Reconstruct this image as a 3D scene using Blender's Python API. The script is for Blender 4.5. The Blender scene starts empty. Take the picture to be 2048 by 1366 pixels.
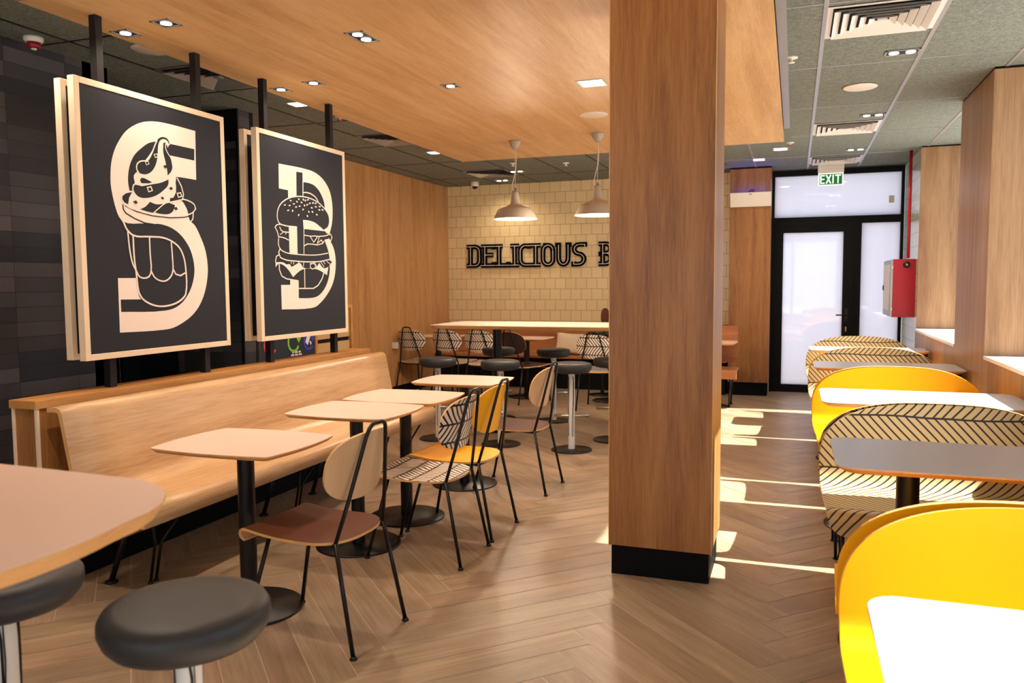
import bpy, bmesh, math, random
from mathutils import Vector, Matrix
random.seed(7)
SC = bpy.context.scene
COL = SC.collection
PI = math.pi
# ------------------------------------------------------------------ camera
cam_d = bpy.data.cameras.new('camera'); cam = bpy.data.objects.new('camera', cam_d); COL.objects.link(cam)
SC.camera = cam
F_PX = 1591.7
cam_d.sensor_width = 36.0; cam_d.sensor_fit = 'HORIZONTAL'
cam_d.lens = F_PX / 2048 * 36.0
yaw, pitch, roll = -3.40857e-1, -7.30435e-2, -6.7223e-3
cy, sy, cp, sp, cr, sr = math.cos(yaw), math.sin(yaw), math.cos(pitch), math.sin(pitch), math.cos(roll), math.sin(roll)
f_ = Vector((sy*cp, cy*cp, sp)); r_ = Vector((cy, -sy, 0)); u_ = r_.cross(f_)
r2 = cr*r_ + sr*u_; u2 = -sr*r_ + cr*u_
H = 1.45
cam.matrix_world = Matrix(((r2.x, u2.x, -f_.x, 0), (r2.y, u2.y, -f_.y, 0), (r2.z, u2.z, -f_.z, H), (0, 0, 0, 1)))
cam_d.clip_start = 0.05; cam_d.clip_end = 200
cam_d.dof.use_dof = True; cam_d.dof.focus_distance = 4.6; cam_d.dof.aperture_fstop = 4.0
# ------------------------------------------------------------------ world, sun, exposure
W = bpy.data.worlds.new('sky'); SC.world = W; W.use_nodes = True
bg = W.node_tree.nodes['Background']; bg.inputs[0].default_value = (0.80, 0.90, 1.0, 1); bg.inputs[1].default_value = 1.75
sun_d = bpy.data.lights.new('sun', 'SUN'); sun = bpy.data.objects.new('sun', sun_d); COL.objects.link(sun)
sun_d.energy = 18.0; sun_d.angle = math.radians(0.6); sun_d.color = (1.0, 0.94, 0.86)
sun.location = (6, 5, 8)
sun.rotation_euler = Vector((-1.0, -0.05, -1.04)).to_track_quat('-Z', 'Y').to_euler()
vs = SC.view_settings
SC.display_settings.display_device = 'sRGB'
vs.view_transform = 'Standard'; vs.look = 'None'; vs.exposure = 0.55; vs.gamma = 1.0; vs.use_curve_mapping = False
WARM = (1.0, 0.79, 0.60)
# ------------------------------------------------------------------ materials
def lin(c):
    return tuple(((v/255)/12.92 if v/255 <= 0.04045 else ((v/255+0.055)/1.055)**2.4) for v in c) + (1.0,)
def new_mat(name):
    m = bpy.data.materials.new(name); m.use_nodes = True
    nt = m.node_tree; p = nt.nodes['Principled BSDF']
    return m, nt, p
def N(nt, t, **kw):
    n = nt.nodes.new(t)
    for k, v in kw.items():
        if k[0] == 'i' and k[1:].isdigit():
            n.inputs[int(k[1:])].default_value = v
        else: setattr(n, k, v)
    return n
def math_(nt, op, a, b=None):
    n = nt.nodes.new('ShaderNodeMath'); n.operation = op
    for i, v in enumerate((a, b)):
        if v is None: continue
        if isinstance(v, (int, float)): n.inputs[i].default_value = v
        else: nt.links.new(v, n.inputs[i])
    return n.outputs[0]
def plain(name, c, rough=0.5, metal=0.0, spec=0.5, bump=0.0, bscale=80, var=0.06):
    m, nt, p = new_mat(name)
    tc = N(nt, 'ShaderNodeTexCoord'); no = N(nt, 'ShaderNodeTexNoise'); no.inputs['Scale'].default_value = bscale; no.inputs['Detail'].default_value = 3
    nt.links.new(tc.outputs['Object'], no.inputs['Vector'])
    cr_ = N(nt, 'ShaderNodeValToRGB'); col = lin(c)
    cr_.color_ramp.elements[0].color = tuple(v*(1-var) for v in col[:3]) + (1,)
    cr_.color_ramp.elements[1].color = tuple(min(1, v*(1+var)) for v in col[:3]) + (1,)
    nt.links.new(no.outputs['Fac'], cr_.inputs[0]); nt.links.new(cr_.outputs[0], p.inputs['Base Color'])
    p.inputs['Roughness'].default_value = rough; p.inputs['Metallic'].default_value = metal
    p.inputs['Specular IOR Level'].default_value = spec
    if bump:
        b = N(nt, 'ShaderNodeBump'); b.inputs['Strength'].default_value = bump; b.inputs['Distance'].default_value = 0.002
        nt.links.new(no.outputs['Fac'], b.inputs['Height']); nt.links.new(b.outputs[0], p.inputs['Normal'])
    return m
def emit(name, c, s):
    m, nt, p = new_mat(name)
    p.inputs['Base Color'].default_value = lin(c); p.inputs['Emission Color'].default_value = lin(c); p.inputs['Emission Strength'].default_value = s
    return m
def wood(name, dark, mid, light, axis='z', rough=0.42, scale=1.0, streak=1.0, sheet=0.0, spec=0.4):
    """oak laminate, grain running along the given object axis"""
    m, nt, p = new_mat(name)
    tc = N(nt, 'ShaderNodeTexCoord')
    def mapped(along, across):
        mp = N(nt, 'ShaderNodeMapping')
        s = [across*scale]*3; s['xyz'.index(axis)] = along*scale
        mp.inputs['Scale'].default_value = s
        nt.links.new(tc.outputs['Object'], mp.inputs['Vector']); return mp.outputs[0]
    n1 = N(nt, 'ShaderNodeTexNoise'); n1.inputs['Scale'].default_value = 1; n1.inputs['Detail'].default_value = 5; n1.inputs['Roughness'].default_value = 0.6; n1.inputs['Distortion'].default_value = 0.6
    nt.links.new(mapped(0.7, 9), n1.inputs['Vector'])
    n2 = N(nt, 'ShaderNodeTexNoise'); n2.inputs['Scale'].default_value = 1; n2.inputs['Detail'].default_value = 6; n2.inputs['Roughness'].default_value = 0.7
    nt.links.new(mapped(5, 110), n2.inputs['Vector'])
    n3 = N(nt, 'ShaderNodeTexNoise'); n3.inputs['Scale'].default_value = 1; n3.inputs['Detail'].default_value = 2
    nt.links.new(mapped(0.25, 2.2), n3.inputs['Vector'])
    v = math_(nt, 'MULTIPLY', n1.outputs['Fac'], 0.55)
    v = math_(nt, 'ADD', v, math_(nt, 'MULTIPLY', n2.outputs['Fac'], 0.44*streak))
    v = math_(nt, 'ADD', v, math_(nt, 'MULTIPLY', n3.outputs['Fac'], 0.3))
    v = math_(nt, 'SUBTRACT', v, 0.145*streak if streak <= 1 else 0.075+0.07*streak+0.09*(streak-1))
    cr_ = N(nt, 'ShaderNodeValToRGB')
    e = cr_.color_ramp.elements; e[0].position = 0.36; e[0].color = lin(dark); e[1].position = 0.70; e[1].color = lin(light)
    k = e.new(0.52); k.color = lin(mid)
    nt.links.new(v, cr_.inputs[0])
    nt.links.new(cr_.outputs[0], p.inputs['Base Color'])
    p.inputs['Roughness'].default_value = rough; p.inputs['Specular IOR Level'].default_value = spec
    b = N(nt, 'ShaderNodeBump'); b.inputs['Strength'].default_value = 0.08; b.inputs['Distance'].default_value = 0.001
    nt.links.new(n2.outputs['Fac'], b.inputs['Height']); nt.links.new(b.outputs[0], p.inputs['Normal'])
    return m
def tiles(name, plane, w, h, offset, c1, c2, mortar, msize, rough=0.25, bias=0.0, shift=(0, 0), bump=0.35, spec=0.5):
    m, nt, p = new_mat(name)
    tc = N(nt, 'ShaderNodeTexCoord'); sx = N(nt, 'ShaderNodeSeparateXYZ'); nt.links.new(tc.outputs['Object'], sx.inputs[0])
    cb = N(nt, 'ShaderNodeCombineXYZ')
    nt.links.new(math_(nt, 'ADD', sx.outputs['XYZ'.index(plane[0])], shift[0]), cb.inputs[0])
    nt.links.new(math_(nt, 'ADD', sx.outputs['XYZ'.index(plane[1])], shift[1]), cb.inputs[1])
    br = N(nt, 'ShaderNodeTexBrick'); br.offset = offset; br.squash = 1
    nt.links.new(cb.outputs[0], br.inputs['Vector'])
    br.inputs['Color1'].default_value = lin(c1); br.inputs['Color2'].default_value = lin(c2); br.inputs['Mortar'].default_value = lin(mortar)
    br.inputs['Scale'].default_value = 1; br.inputs['Mortar Size'].default_value = msize; br.inputs['Mortar Smooth'].default_value = 0.15
    br.inputs['Bias'].default_value = bias; br.inputs['Brick Width'].default_value = w; br.inputs['Row Height'].default_value = h
    nt.links.new(br.outputs['Color'], p.inputs['Base Color'])
    p.inputs['Roughness'].default_value = rough; p.inputs['Specular IOR Level'].default_value = spec
    b = N(nt, 'ShaderNodeBump', invert=True); b.inputs['Strength'].default_value = bump; b.inputs['Distance'].default_value = 0.003
    nt.links.new(br.outputs['Fac'], b.inputs['Height']); nt.links.new(b.outputs[0], p.inputs['Normal'])
    return m
def feather(name, row, sp, slant, lw, cream, ink, wv=0.8, ns=9, phase=0.0):
    """printed herringbone / leaf-vein pattern in the part's own UV (metres)"""
    m, nt, p = new_mat(name)
    tc = N(nt, 'ShaderNodeTexCoord'); no = N(nt, 'ShaderNodeTexNoise'); no.inputs['Scale'].default_value = ns; no.inputs['Detail'].default_value = 0
    nt.links.new(tc.outputs['UV'], no.inputs['Vector'])
    sx = N(nt, 'ShaderNodeSeparateXYZ'); nt.links.new(tc.outputs['UV'], sx.inputs[0])
    wob = math_(nt, 'SUBTRACT', no.outputs['Fac'], 0.5)
    vv = math_(nt, 'ADD', math_(nt, 'DIVIDE', sx.outputs[1], row), 40.0+phase)
    vv = math_(nt, 'ADD', vv, math_(nt, 'MULTIPLY', wob, 0.10))
    tri = math_(nt, 'PINGPONG', vv, 1.0)
    t = math_(nt, 'ADD', math_(nt, 'DIVIDE', sx.outputs[0], sp), math_(nt, 'MULTIPLY', tri, slant))
    t = math_(nt, 'ADD', t, math_(nt, 'MULTIPLY', wob, wv))
    f1 = math_(nt, 'FRACT', math_(nt, 'ADD', t, 100.0))
    l1 = math_(nt, 'LESS_THAN', f1, lw)
    f2 = math_(nt, 'FRACT', vv)
    l2 = math_(nt, 'LESS_THAN', f2, lw*sp/row*0.9)
    mk = math_(nt, 'MAXIMUM', l1, l2)
    mix = N(nt, 'ShaderNodeMix'); mix.data_type = 'RGBA'
    nt.links.new(mk, mix.inputs[0]); mix.inputs[6].default_value = lin(cream); mix.inputs[7].default_value = lin(ink)
    nt.links.new(mix.outputs[2], p.inputs['Base Color']); p.inputs['Roughness'].default_value = 0.4
    return m
M = {}
M['soffit'] = wood('oak_ceiling_laminate', (196, 156, 106), (218, 182, 132), (232, 202, 154), 'y', 0.5)
M['oak_z'] = wood('oak_upright_laminate', (118, 72, 34), (156, 106, 58), (180, 132, 80), 'z', 0.38)
M['oak_fine'] = wood('oak_fine_wall_laminate', (158, 108, 62), (186, 136, 84), (206, 158, 104), 'z', 0.45, 1.6, 1.6)
M['oak_y'] = wood('oak_bench_laminate', (184, 142, 98), (208, 170, 126), (224, 190, 150), 'y', 0.3)
M['oak_x'] = wood('oak_cross_laminate', (150, 92, 52), (176, 116, 70), (196, 140, 90), 'x', 0.4)
M['oak_cap'] = wood('oak_cap_laminate', (176, 118, 58), (196, 140, 78), (212, 160, 98), 'y', 0.4)
M['oak_right'] = wood('oak_window_pier_laminate', (126, 90, 60), (152, 116, 80), (174, 140, 104), 'z', 0.4)
M['ply'] = wood('pale_ply_edge', (206, 152, 92), (220, 170, 110), (230, 184, 128), 'y', 0.5)
M['veneer'] = wood('natural_oak_veneer', (196, 160, 120), (208, 174, 134), (216, 184, 146), 'z', 0.35, 1.0, 0.5)
M['brown'] = plain('brown_seat_leather', (92, 50, 30), 0.6, spec=0.2, bump=0.15, bscale=400)
M['darkbrown'] = plain('dark_brown_shell', (52, 34, 34), 0.45)
M['yellow'] = plain('yellow_lacquer', (250, 180, 0), 0.42, spec=0.3, var=0.01)
M['top'] = plain('cream_laminate_top', (232, 200, 184), 0.35, var=0.02, bscale=30)
M['top_white'] = plain('white_laminate_top', (188, 190, 198), 0.3, var=0.01)
M['black'] = plain('black_powder_coated_steel', (12, 12, 15), 0.34, spec=0.35)
M['black_matt'] = plain('black_matt_paint', (8, 9, 13), 0.6, spec=0.2)
M['gloss_black'] = plain('black_gloss_glass', (6, 7, 12), 0.08, spec=0.7)
M['post'] = plain('dark_bronze_steel', (24, 21, 24), 0.5, spec=0.25)
M['skirting_and_shade'] = plain('black_skirting_and_gap_shade', (5, 6, 11), 0.6, spec=0.15)  # skirting black, also used as painted shade in the ceiling gaps above piers
M['leather'] = plain('charcoal_leather', (50, 51, 53), 0.45, spec=0.35, bump=0.25, bscale=500)
M['white'] = plain('white_painted_metal', (226, 224, 220), 0.35, var=0.02)
M['offwhite'] = plain('off_white_plastic', (232, 226, 214), 0.4, var=0.02)
M['lampgrey'] = plain('warm_grey_enamel', (176, 166, 150), 0.4, var=0.02)
M['steel'] = plain('brushed_steel', (186, 182, 172), 0.28, metal=1.0)
M['silver'] = plain('silver_trim', (176, 178, 180), 0.35, metal=0.6)
M['chalk'] = plain('charcoal_poster_board', (42, 45, 52), 0.75, spec=0.2, var=0.03)
M['cream'] = plain('cream_print', (238, 224, 212), 0.6, var=0.01)
M['frame'] = plain('pale_frame_timber', (236, 214, 184), 0.5, var=0.02)
M['pendant_white'] = emit('lit_enamel_inside', (255, 214, 160), 2.2)
M['lamp'] = emit('lamp_disc', (255, 244, 226), 9.0)
M['panel_lamp'] = emit('panel_lamp', (255, 246, 236), 6.0)
M['uv'] = emit('blue_tube_light', (40, 60, 255), 30.0)
M['exit_green'] = emit('exit_sign_green', (0, 120, 52), 0.15)
M['exit_white'] = emit('exit_sign_white', (226, 244, 236), 0.45)
M['red'] = plain('red_enamel', (176, 8, 30), 0.35, var=0.02)
M['red_plastic'] = plain('red_plastic', (150, 24, 36), 0.4)
M['icon_red'] = plain('red_print', (222, 60, 84), 0.5); M['icon_green'] = plain('green_print', (132, 200, 60), 0.5); M['icon_blue'] = plain('blue_print', (60, 64, 190), 0.5)
M['petrol'] = plain('dark_petrol_panel', (36, 48, 60), 0.4)
M['beige'] = plain('beige_panel', (196, 162, 112), 0.4, var=0.02)
M['linen'] = plain('cream_linen', (222, 200, 168), 0.9, bump=0.4, bscale=300)
M['grout'] = plain('pale_floor_grout', (206, 184, 160), 0.7)
M['navy_print'] = plain('black_letter_acrylic', (6, 7, 14), 0.75, spec=0.08)
M['plaster'] = plain('pale_plaster', (214, 206, 194), 0.8, bscale=20)
M['asphalt'] = plain('pale_paving', (190, 186, 180), 0.9, bscale=10)
M['sill'] = plain('white_sill_stone', (236, 228, 222), 0.4, var=0.02)
M['tile'] = tiles('cream_glazed_wall_tile', 'XZ', 0.1525, 0.1525, 0.5, (230, 208, 160), (222, 200, 152), (126, 88, 50), 0.0022, 0.22, shift=(0.02, 0.008))
M['tile_side'] = tiles('pale_glazed_wall_tile', 'YZ', 0.305, 0.1525, 0.5, (206, 214, 200), (200, 210, 198), (100, 110, 100), 0.0022, 0.2)
M['darkbrick'] = tiles('charcoal_wall_tile', 'YZ', 0.41, 0.0885, 0.0, (34, 35, 42), (82, 76, 78), (22, 22, 28), 0.002, 0.45, bias=-0.1, shift=(0.26, 0.0), bump=0.2)
M['darkbrick_x'] = tiles('charcoal_wall_tile_return', 'XZ', 0.41, 0.0885, 0.0, (34, 35, 42), (82, 76, 78), (22, 22, 28), 0.002, 0.45, bias=-0.1, bump=0.2)
M['feather_s'] = feather('black_vein_print_on_cream', 0.098, 0.033, 2.0, 0.36, (244, 230, 212), (26, 22, 28))
M['feather_l'] = feather('large_black_vein_print_on_cream', 0.26, 0.040, -6.0, 0.25, (206, 180, 130), (38, 30, 38), 0.9, 4, -0.22)
# mineral ceiling tile
m, nt, p = new_mat('grey_mineral_ceiling_tile'); tc = N(nt, 'ShaderNodeTexCoord')
a = N(nt, 'ShaderNodeTexNoise'); a.inputs['Scale'].default_value = 45; a.inputs['Detail'].default_value = 6; a.inputs['Roughness'].default_value = 0.75; a.inputs['Distortion'].default_value = 1.5
nt.links.new(tc.outputs['Object'], a.inputs['Vector']); c = N(nt, 'ShaderNodeValToRGB'); c.color_ramp.elements[0].position = 0.33; c.color_ramp.elements[1].position = 0.68
c.color_ramp.elements[0].color = lin((72, 81, 76)); c.color_ramp.elements[1].color = lin((144, 151, 141))
nt.links.new(a.outputs['Fac'], c.inputs[0]); nt.links.new(c.outputs[0], p.inputs['Base Color']); p.inputs['Roughness'].default_value = 0.9; M['mineral'] = m
# floor planks: per-plank tone from a colour attribute
m, nt, p = new_mat('oak_look_floor_plank'); tc = N(nt, 'ShaderNodeTexCoord'); at = N(nt, 'ShaderNodeVertexColor'); at.layer_name = 'tone'
mp = N(nt, 'ShaderNodeMapping'); mp.inputs['Scale'].default_value = (3, 60, 1); nt.links.new(tc.outputs['UV'], mp.inputs['Vector'])
a = N(nt, 'ShaderNodeTexNoise'); a.inputs['Scale'].default_value = 1; a.inputs['Detail'].default_value = 5; a.inputs['Roughness'].default_value = 0.65; nt.links.new(mp.outputs[0], a.inputs['Vector'])
mp2 = N(nt, 'ShaderNodeMapping'); mp2.inputs['Scale'].default_value = (1.2, 9, 1); nt.links.new(tc.outputs['UV'], mp2.inputs['Vector'])
a2 = N(nt, 'ShaderNodeTexNoise'); a2.inputs['Scale'].default_value = 1; a2.inputs['Detail'].default_value = 3; a2.inputs['Distortion'].default_value = 1.0; nt.links.new(mp2.outputs[0], a2.inputs['Vector'])
v = math_(nt, 'ADD', math_(nt, 'MULTIPLY', a.outputs['Fac'], 0.5), math_(nt, 'MULTIPLY', a2.outputs['Fac'], 0.5))
c = N(nt, 'ShaderNodeValToRGB'); c.color_ramp.elements[0].position = 0.36; c.color_ramp.elements[1].position = 0.64
c.color_ramp.elements[0].color = lin((142, 120, 96)); c.color_ramp.elements[1].color = lin((178, 154, 128))
nt.links.new(v, c.inputs[0]); mx = N(nt, 'ShaderNodeMix'); mx.data_type = 'RGBA'; mx.blend_type = 'MULTIPLY'; mx.inputs[0].default_value = 1.0
nt.links.new(c.outputs[0], mx.inputs[6]); nt.links.new(at.outputs[0], mx.inputs[7]); nt.links.new(mx.outputs[2], p.inputs['Base Color']); p.inputs['Roughness'].default_value = 0.38; p.inputs['Specular IOR Level'].default_value = 0.4; M['floor'] = m
# glass
def glass(name, frosted):
    m, nt, p = new_mat(name); out = nt.nodes['Material Output']
    gl = N(nt, 'ShaderNodeBsdfGlossy'); gl.inputs['Roughness'].default_value = 0.03
    base = N(nt, 'ShaderNodeBsdfTranslucent') if frosted else N(nt, 'ShaderNodeBsdfTransparent')
    base.inputs[0].default_value = (0.72, 0.72, 0.80, 1) if frosted else (0.97, 0.98, 0.98, 1)
    mix = N(nt, 'ShaderNodeMixShader'); mix.inputs[0].default_value = 0.10 if frosted else 0.07
    if frosted:
        df = N(nt, 'ShaderNodeBsdfDiffuse'); df.inputs[0].default_value = (0.6, 0.6, 0.66, 1)
        m2 = N(nt, 'ShaderNodeMixShader'); m2.inputs[0].default_value = 0.75; nt.links.new(df.outputs[0], m2.inputs[1]); nt.links.new(base.outputs[0], m2.inputs[2])
        nt.links.new(m2.outputs[0], mix.inputs[1])
    else: nt.links.new(base.outputs[0], mix.inputs[1])
    nt.links.new(gl.outputs[0], mix.inputs[2]); nt.links.new(mix.outputs[0], out.inputs[0])
    return m
M['frosted'] = glass('frosted_door_film', True); M['glass'] = glass('clear_window_glass', False)
# ------------------------------------------------------------------ mesh helpers
class MB:
    def __init__(s): s.bm = bmesh.new(); s.uv = s.bm.loops.layers.uv.new('UVMap')
    def face(s, pts, mi=0, uvs=None, smooth=False):
        vs_ = [p if isinstance(p, bmesh.types.BMVert) else s.bm.verts.new(p) for p in pts]
        try: f = s.bm.faces.new(vs_)
        except ValueError: return None
        f.material_index = mi; f.smooth = smooth
        if uvs:
            for l, q in zip(f.loops, uvs): l[s.uv].uv = q
        return f
    def box(s, a, b, mi=0, bev=0.0):
        (x0, y0, z0), (x1, y1, z1) = a, b
        x0, x1 = min(x0, x1), max(x0, x1); y0, y1 = min(y0, y1), max(y0, y1); z0, z1 = min(z0, z1), max(z0, z1)
        v = [s.bm.verts.new(p) for p in ((x0, y0, z0), (x1, y0, z0), (x1, y1, z0), (x0, y1, z0), (x0, y0, z1), (x1, y0, z1), (x1, y1, z1), (x0, y1, z1))]
        fs = [s.face([v[i] for i in q], mi) for q in ((3, 2, 1, 0), (4, 5, 6, 7), (0, 1, 5, 4), (1, 2, 6, 5), (2, 3, 7, 6), (3, 0, 4, 7))]
        if bev:
            es = list({e for f in fs for e in f.edges})
            r = bmesh.ops.bevel(s.bm, geom=es, offset=bev, segments=2, affect='EDGES', profile=0.5)
            for f in r['faces']: f.material_index = mi
        return s
    def prism(s, pts, z0, z1, mi=0, axis='z', top_mi=None):
        def P(p, h):
            return {'z': (p[0], p[1], h), 'y': (p[0], h, p[1]), 'x': (h, p[0], p[1])}[axis]
        a = [s.bm.verts.new(P(p, z0)) for p in pts]; b = [s.bm.verts.new(P(p, z1)) for p in pts]
        n = len(pts)
        s.face(a[::-1], mi); s.face(b, mi if top_mi is None else top_mi)
        for i in range(n): s.face((a[i], a[(i+1) % n], b[(i+1) % n], b[i]), mi)
        return s
    def lathe(s, prof, c=(0, 0, 0), seg=32, mi=0, mis=None, cap=True, smooth=True):
        rings = []
        for r, z in prof:
            rings.append([s.bm.verts.new((c[0]+r*math.cos(2*PI*k/seg), c[1]+r*math.sin(2*PI*k/seg), c[2]+z)) for k in range(seg)])
        for i in range(len(prof)-1):
            for k in range(seg):
                s.face((rings[i][k], rings[i][(k+1) % seg], rings[i+1][(k+1) % seg], rings[i+1][k]), mis[i] if mis else mi, smooth=smooth)
        if cap:
            s.face(rings[0][::-1], mis[0] if mis else mi); s.face(rings[-1], mis[-1] if mis else mi)
        return s
    def tube(s, pts, r, seg=8, mi=0, closed=False, cap=True):
        pts = [Vector(p) for p in pts]; n = len(pts); rings = []
        rs = r if isinstance(r, (list, tuple)) else [r]*n
        nrm = None
        for i, p in enumerate(pts):
            if closed: t = (pts[(i+1) % n]-pts[i-1])
            else: t = (pts[min(i+1, n-1)]-pts[max(i-1, 0)])
            t.normalize()
            if nrm is None:
                nrm = t.orthogonal().normalized()
            else:
                nrm = (nrm - t*nrm.dot(t)); nrm = nrm.normalized() if nrm.length > 1e-6 else t.orthogonal().normalized()
            b = t.cross(nrm)
            rings.append([s.bm.verts.new(p + (nrm*math.cos(2*PI*k/seg)+b*math.sin(2*PI*k/seg))*rs[i]) for k in range(seg)])
        for i in range(n if closed else n-1):
            A_, B_ = rings[i], rings[(i+1) % n]
            for k in range(seg): s.face((A_[k], A_[(k+1) % seg], B_[(k+1) % seg], B_[k]), mi, smooth=True)
        if cap and not closed: s.face(rings[0][::-1], mi); s.face(rings[-1], mi)
        return s
    def ribbon(s, pts, w, h0, h1, frame, mi=0, closed=False):
        """flat stroke of width w in a 2D frame(u,v,h)->xyz, mitred"""
        n = len(pts); L = []; R = []
        for i in range(n):
            p = Vector(pts[i])
            a = Vector(pts[i-1]) if (i > 0 or closed) else None
            b = Vector(pts[(i+1) % n]) if (i < n-1 or closed) else None
            d1 = (p-a).normalized() if a is not None and (p-a).length > 1e-9 else None
            d2 = (b-p).normalized() if b is not None and (b-p).length > 1e-9 else None
            if d1 is None: d1 = d2
            if d2 is None: d2 = d1
            n1 = Vector((-d1.y, d1.x)); n2 = Vector((-d2.y, d2.x)); m_ = (n1+n2)
            m_ = m_.normalized() if m_.length > 1e-6 else n1
            k = w/2/max(0.45, m_.dot(n1))
            L.append(p+m_*k); R.append(p-m_*k)
        VL0 = [s.bm.verts.new(frame(q.x, q.y, h0)) for q in L]; VR0 = [s.bm.verts.new(frame(q.x, q.y, h0)) for q in R]
        VL1 = [s.bm.verts.new(frame(q.x, q.y, h1)) for q in L]; VR1 = [s.bm.verts.new(frame(q.x, q.y, h1)) for q in R]
        for i in range(n if closed else n-1):
            j = (i+1) % n
            s.face((VR1[i], VR1[j], VL1[j], VL1[i]), mi); s.face((VL0[i], VL0[j], VR0[j], VR0[i]), mi)
            s.face((VL1[i], VL1[j], VL0[j], VL0[i]), mi); s.face((VR0[i], VR0[j], VR1[j], VR1[i]), mi)
        if not closed:
            s.face((VL1[0], VL0[0], VR0[0], VR1[0]), mi); s.face((VL1[-1], VR1[-1], VR0[-1], VL0[-1]), mi)
        return s
    def shell(s, S, b0, b1, hw, nb, na, th, mi=(0, 1, 2)):
        """curved panel: S(a,b)->point, a across, b along; hw(b) half width; thickness th"""
        e = 1e-4
        def nrm(a, b):
            da = Vector(S(a+e, b))-Vector(S(a-e, b)); db = Vector(S(a, b+e))-Vector(S(a, b-e))
            return da.cross(db).normalized()
        top, bot, uvg = [], [], []
        for i in range(nb+1):
            b = b0+(b1-b0)*(1-math.cos(PI*i/nb))/2; h = max(hw(b), 0.0015)
            tr, brr, ur = [], [], []
            for j in range(na+1):
                a = h*(-math.cos(PI*j/na)); p_ = Vector(S(a, b)); n_ = nrm(a, b)
                tr.append(s.bm.verts.new(p_+n_*th/2)); brr.append(s.bm.verts.new(p_-n_*th/2)); ur.append((a, b))
            top.append(tr); bot.append(brr); uvg.append(ur)
        for i in range(nb):
            for j in range(na):
                u = (uvg[i][j], uvg[i][j+1], uvg[i+1][j+1], uvg[i+1][j])
                s.face((top[i][j], top[i][j+1], top[i+1][j+1], top[i+1][j]), mi[0], u, True)
                s.face((bot[i+1][j], bot[i+1][j+1], bot[i][j+1], bot[i][j]), mi[1], (u[3], u[2], u[1], u[0]), True)
            s.face((top[i+1][0], bot[i+1][0], bot[i][0], top[i][0]), mi[2]); s.face((top[i][na], bot[i][na], bot[i+1][na], top[i+1][na]), mi[2])
        for j in range(na):
            s.face((top[0][j], bot[0][j], bot[0][j+1], top[0][j+1]), mi[2]); s.face((top[nb][j+1], bot[nb][j+1], bot[nb][j], top[nb][j]), mi[2])
        return s
    def build(s, name, mats, parent=None, loc=None):
        me = bpy.data.meshes.new(name); s.bm.normal_update(); s.bm.to_mesh(me); s.bm.free()
        for m_ in (mats if isinstance(mats, (list, tuple)) else [mats]): me.materials.append(M[m_] if isinstance(m_, str) else m_)
        o = bpy.data.objects.new(name, me); COL.objects.link(o)
        if parent: o.parent = parent
        if loc: o.location = loc
        return o
def thing(name, label, cat, loc=(0, 0, 0), rz=0.0, group=None):
    o = bpy.data.objects.new(name, None); o.empty_display_size = 0.1; COL.objects.link(o)
    o.location = loc; o.rotation_euler = (0, 0, rz); o['label'] = label; o['category'] = cat
    if group: o['group'] = group
    return o
def tag(o, label, cat, group=None):
    o['label'] = label; o['category'] = cat
    if group: o['group'] = group
    return o
def struct(o): o['kind'] = 'structure'; return o
def sbox(name, a, b, mat): return struct(MB().box(a, b).build(name, mat))
def dup(root, label, loc=None, rz=None, group=None):
    def cp(o, par):
        c = o.copy(); COL.objects.link(c)
        if par: c.parent = par
        for k in kids.get(o.name, []): cp(k, c)
        return c
    kids = {}
    for o in bpy.data.objects:
        if o.parent: kids.setdefault(o.parent.name, []).append(o)
    r = cp(root, None); r['label'] = label
    if loc is not None: r.location = loc
    if rz is not None: r.rotation_euler = (0, 0, rz)
    if group: r['group'] = group
    return r
def sup(x, n): return max(0.0, 1-abs(x)**n)**(1.0/n)
def smooth_poly(pts, closed, k=4):
    P = [Vector(p) for p in pts]; n = len(P); out = []
    def tan(i, a, b):
        if not closed and (i == 0 or i == n-1): return None
        d1 = P[i]-P[i-1]; d2 = P[(i+1) % n]-P[i]
        if d1.length < 1e-6 or d2.length < 1e-6 or d1.angle(d2) > math.radians(48): return None
        return (d1.normalized()+d2.normalized()).normalized()
    for i in range(n if closed else n-1):
        j = (i+1) % n; a, b = P[i], P[j]; L_ = (b-a).length
        ta = tan(i, a, b); tb = tan(j, a, b); dd = (b-a).normalized() if L_ > 1e-6 else Vector((1, 0))
        if ta is None and tb is None: out.append(tuple(a)); continue
        # straight runs (long segments) stay straight beside short curved ones
        ta = dd if ta is None else ta; tb = dd if tb is None else tb
        for s_ in range(k):
            t = s_/k; h00 = 2*t**3-3*t*t+1; h10 = t**3-2*t*t+t; h01 = -2*t**3+3*t*t; h11 = t**3-t*t
            out.append(tuple(a*h00+ta*(L_*h10)+b*h01+tb*(L_*h11)))
    if not closed: out.append(tuple(P[-1]))
    return out
def rrect(w, d, r, bulge=0.0, k=6):
    """rounded rectangle outline centred on 0 with slightly bowed sides"""
    pts = []
    hx, hy = w/2, d/2
    cs = ((hx-r, hy-r, 0), (-hx+r, hy-r, 90), (-hx+r, -hy+r, 180), (hx-r, -hy+r, 270))
    for i, (cx, cy_, a0) in enumerate(cs):
        for j in range(k+1):
            a = math.radians(a0+90*j/k); pts.append((cx+r*math.cos(a), cy_+r*math.sin(a)))
        nx = cs[(i+1) % 4]; ae = math.radians(a0+90)
        p0 = Vector((cx+r*math.cos(ae), cy_+r*math.sin(ae))); a1 = math.radians(nx[2]); p1 = Vector((nx[0]+r*math.cos(a1), nx[1]+r*math.sin(a1)))
        nn = Vector((math.cos(ae), math.sin(ae)))
        for j in range(1, 8):
            t = j/8; q = p0.lerp(p1, t)+nn*bulge*4*t*(1-t); pts.append((q.x, q.y))
    return pts
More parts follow.
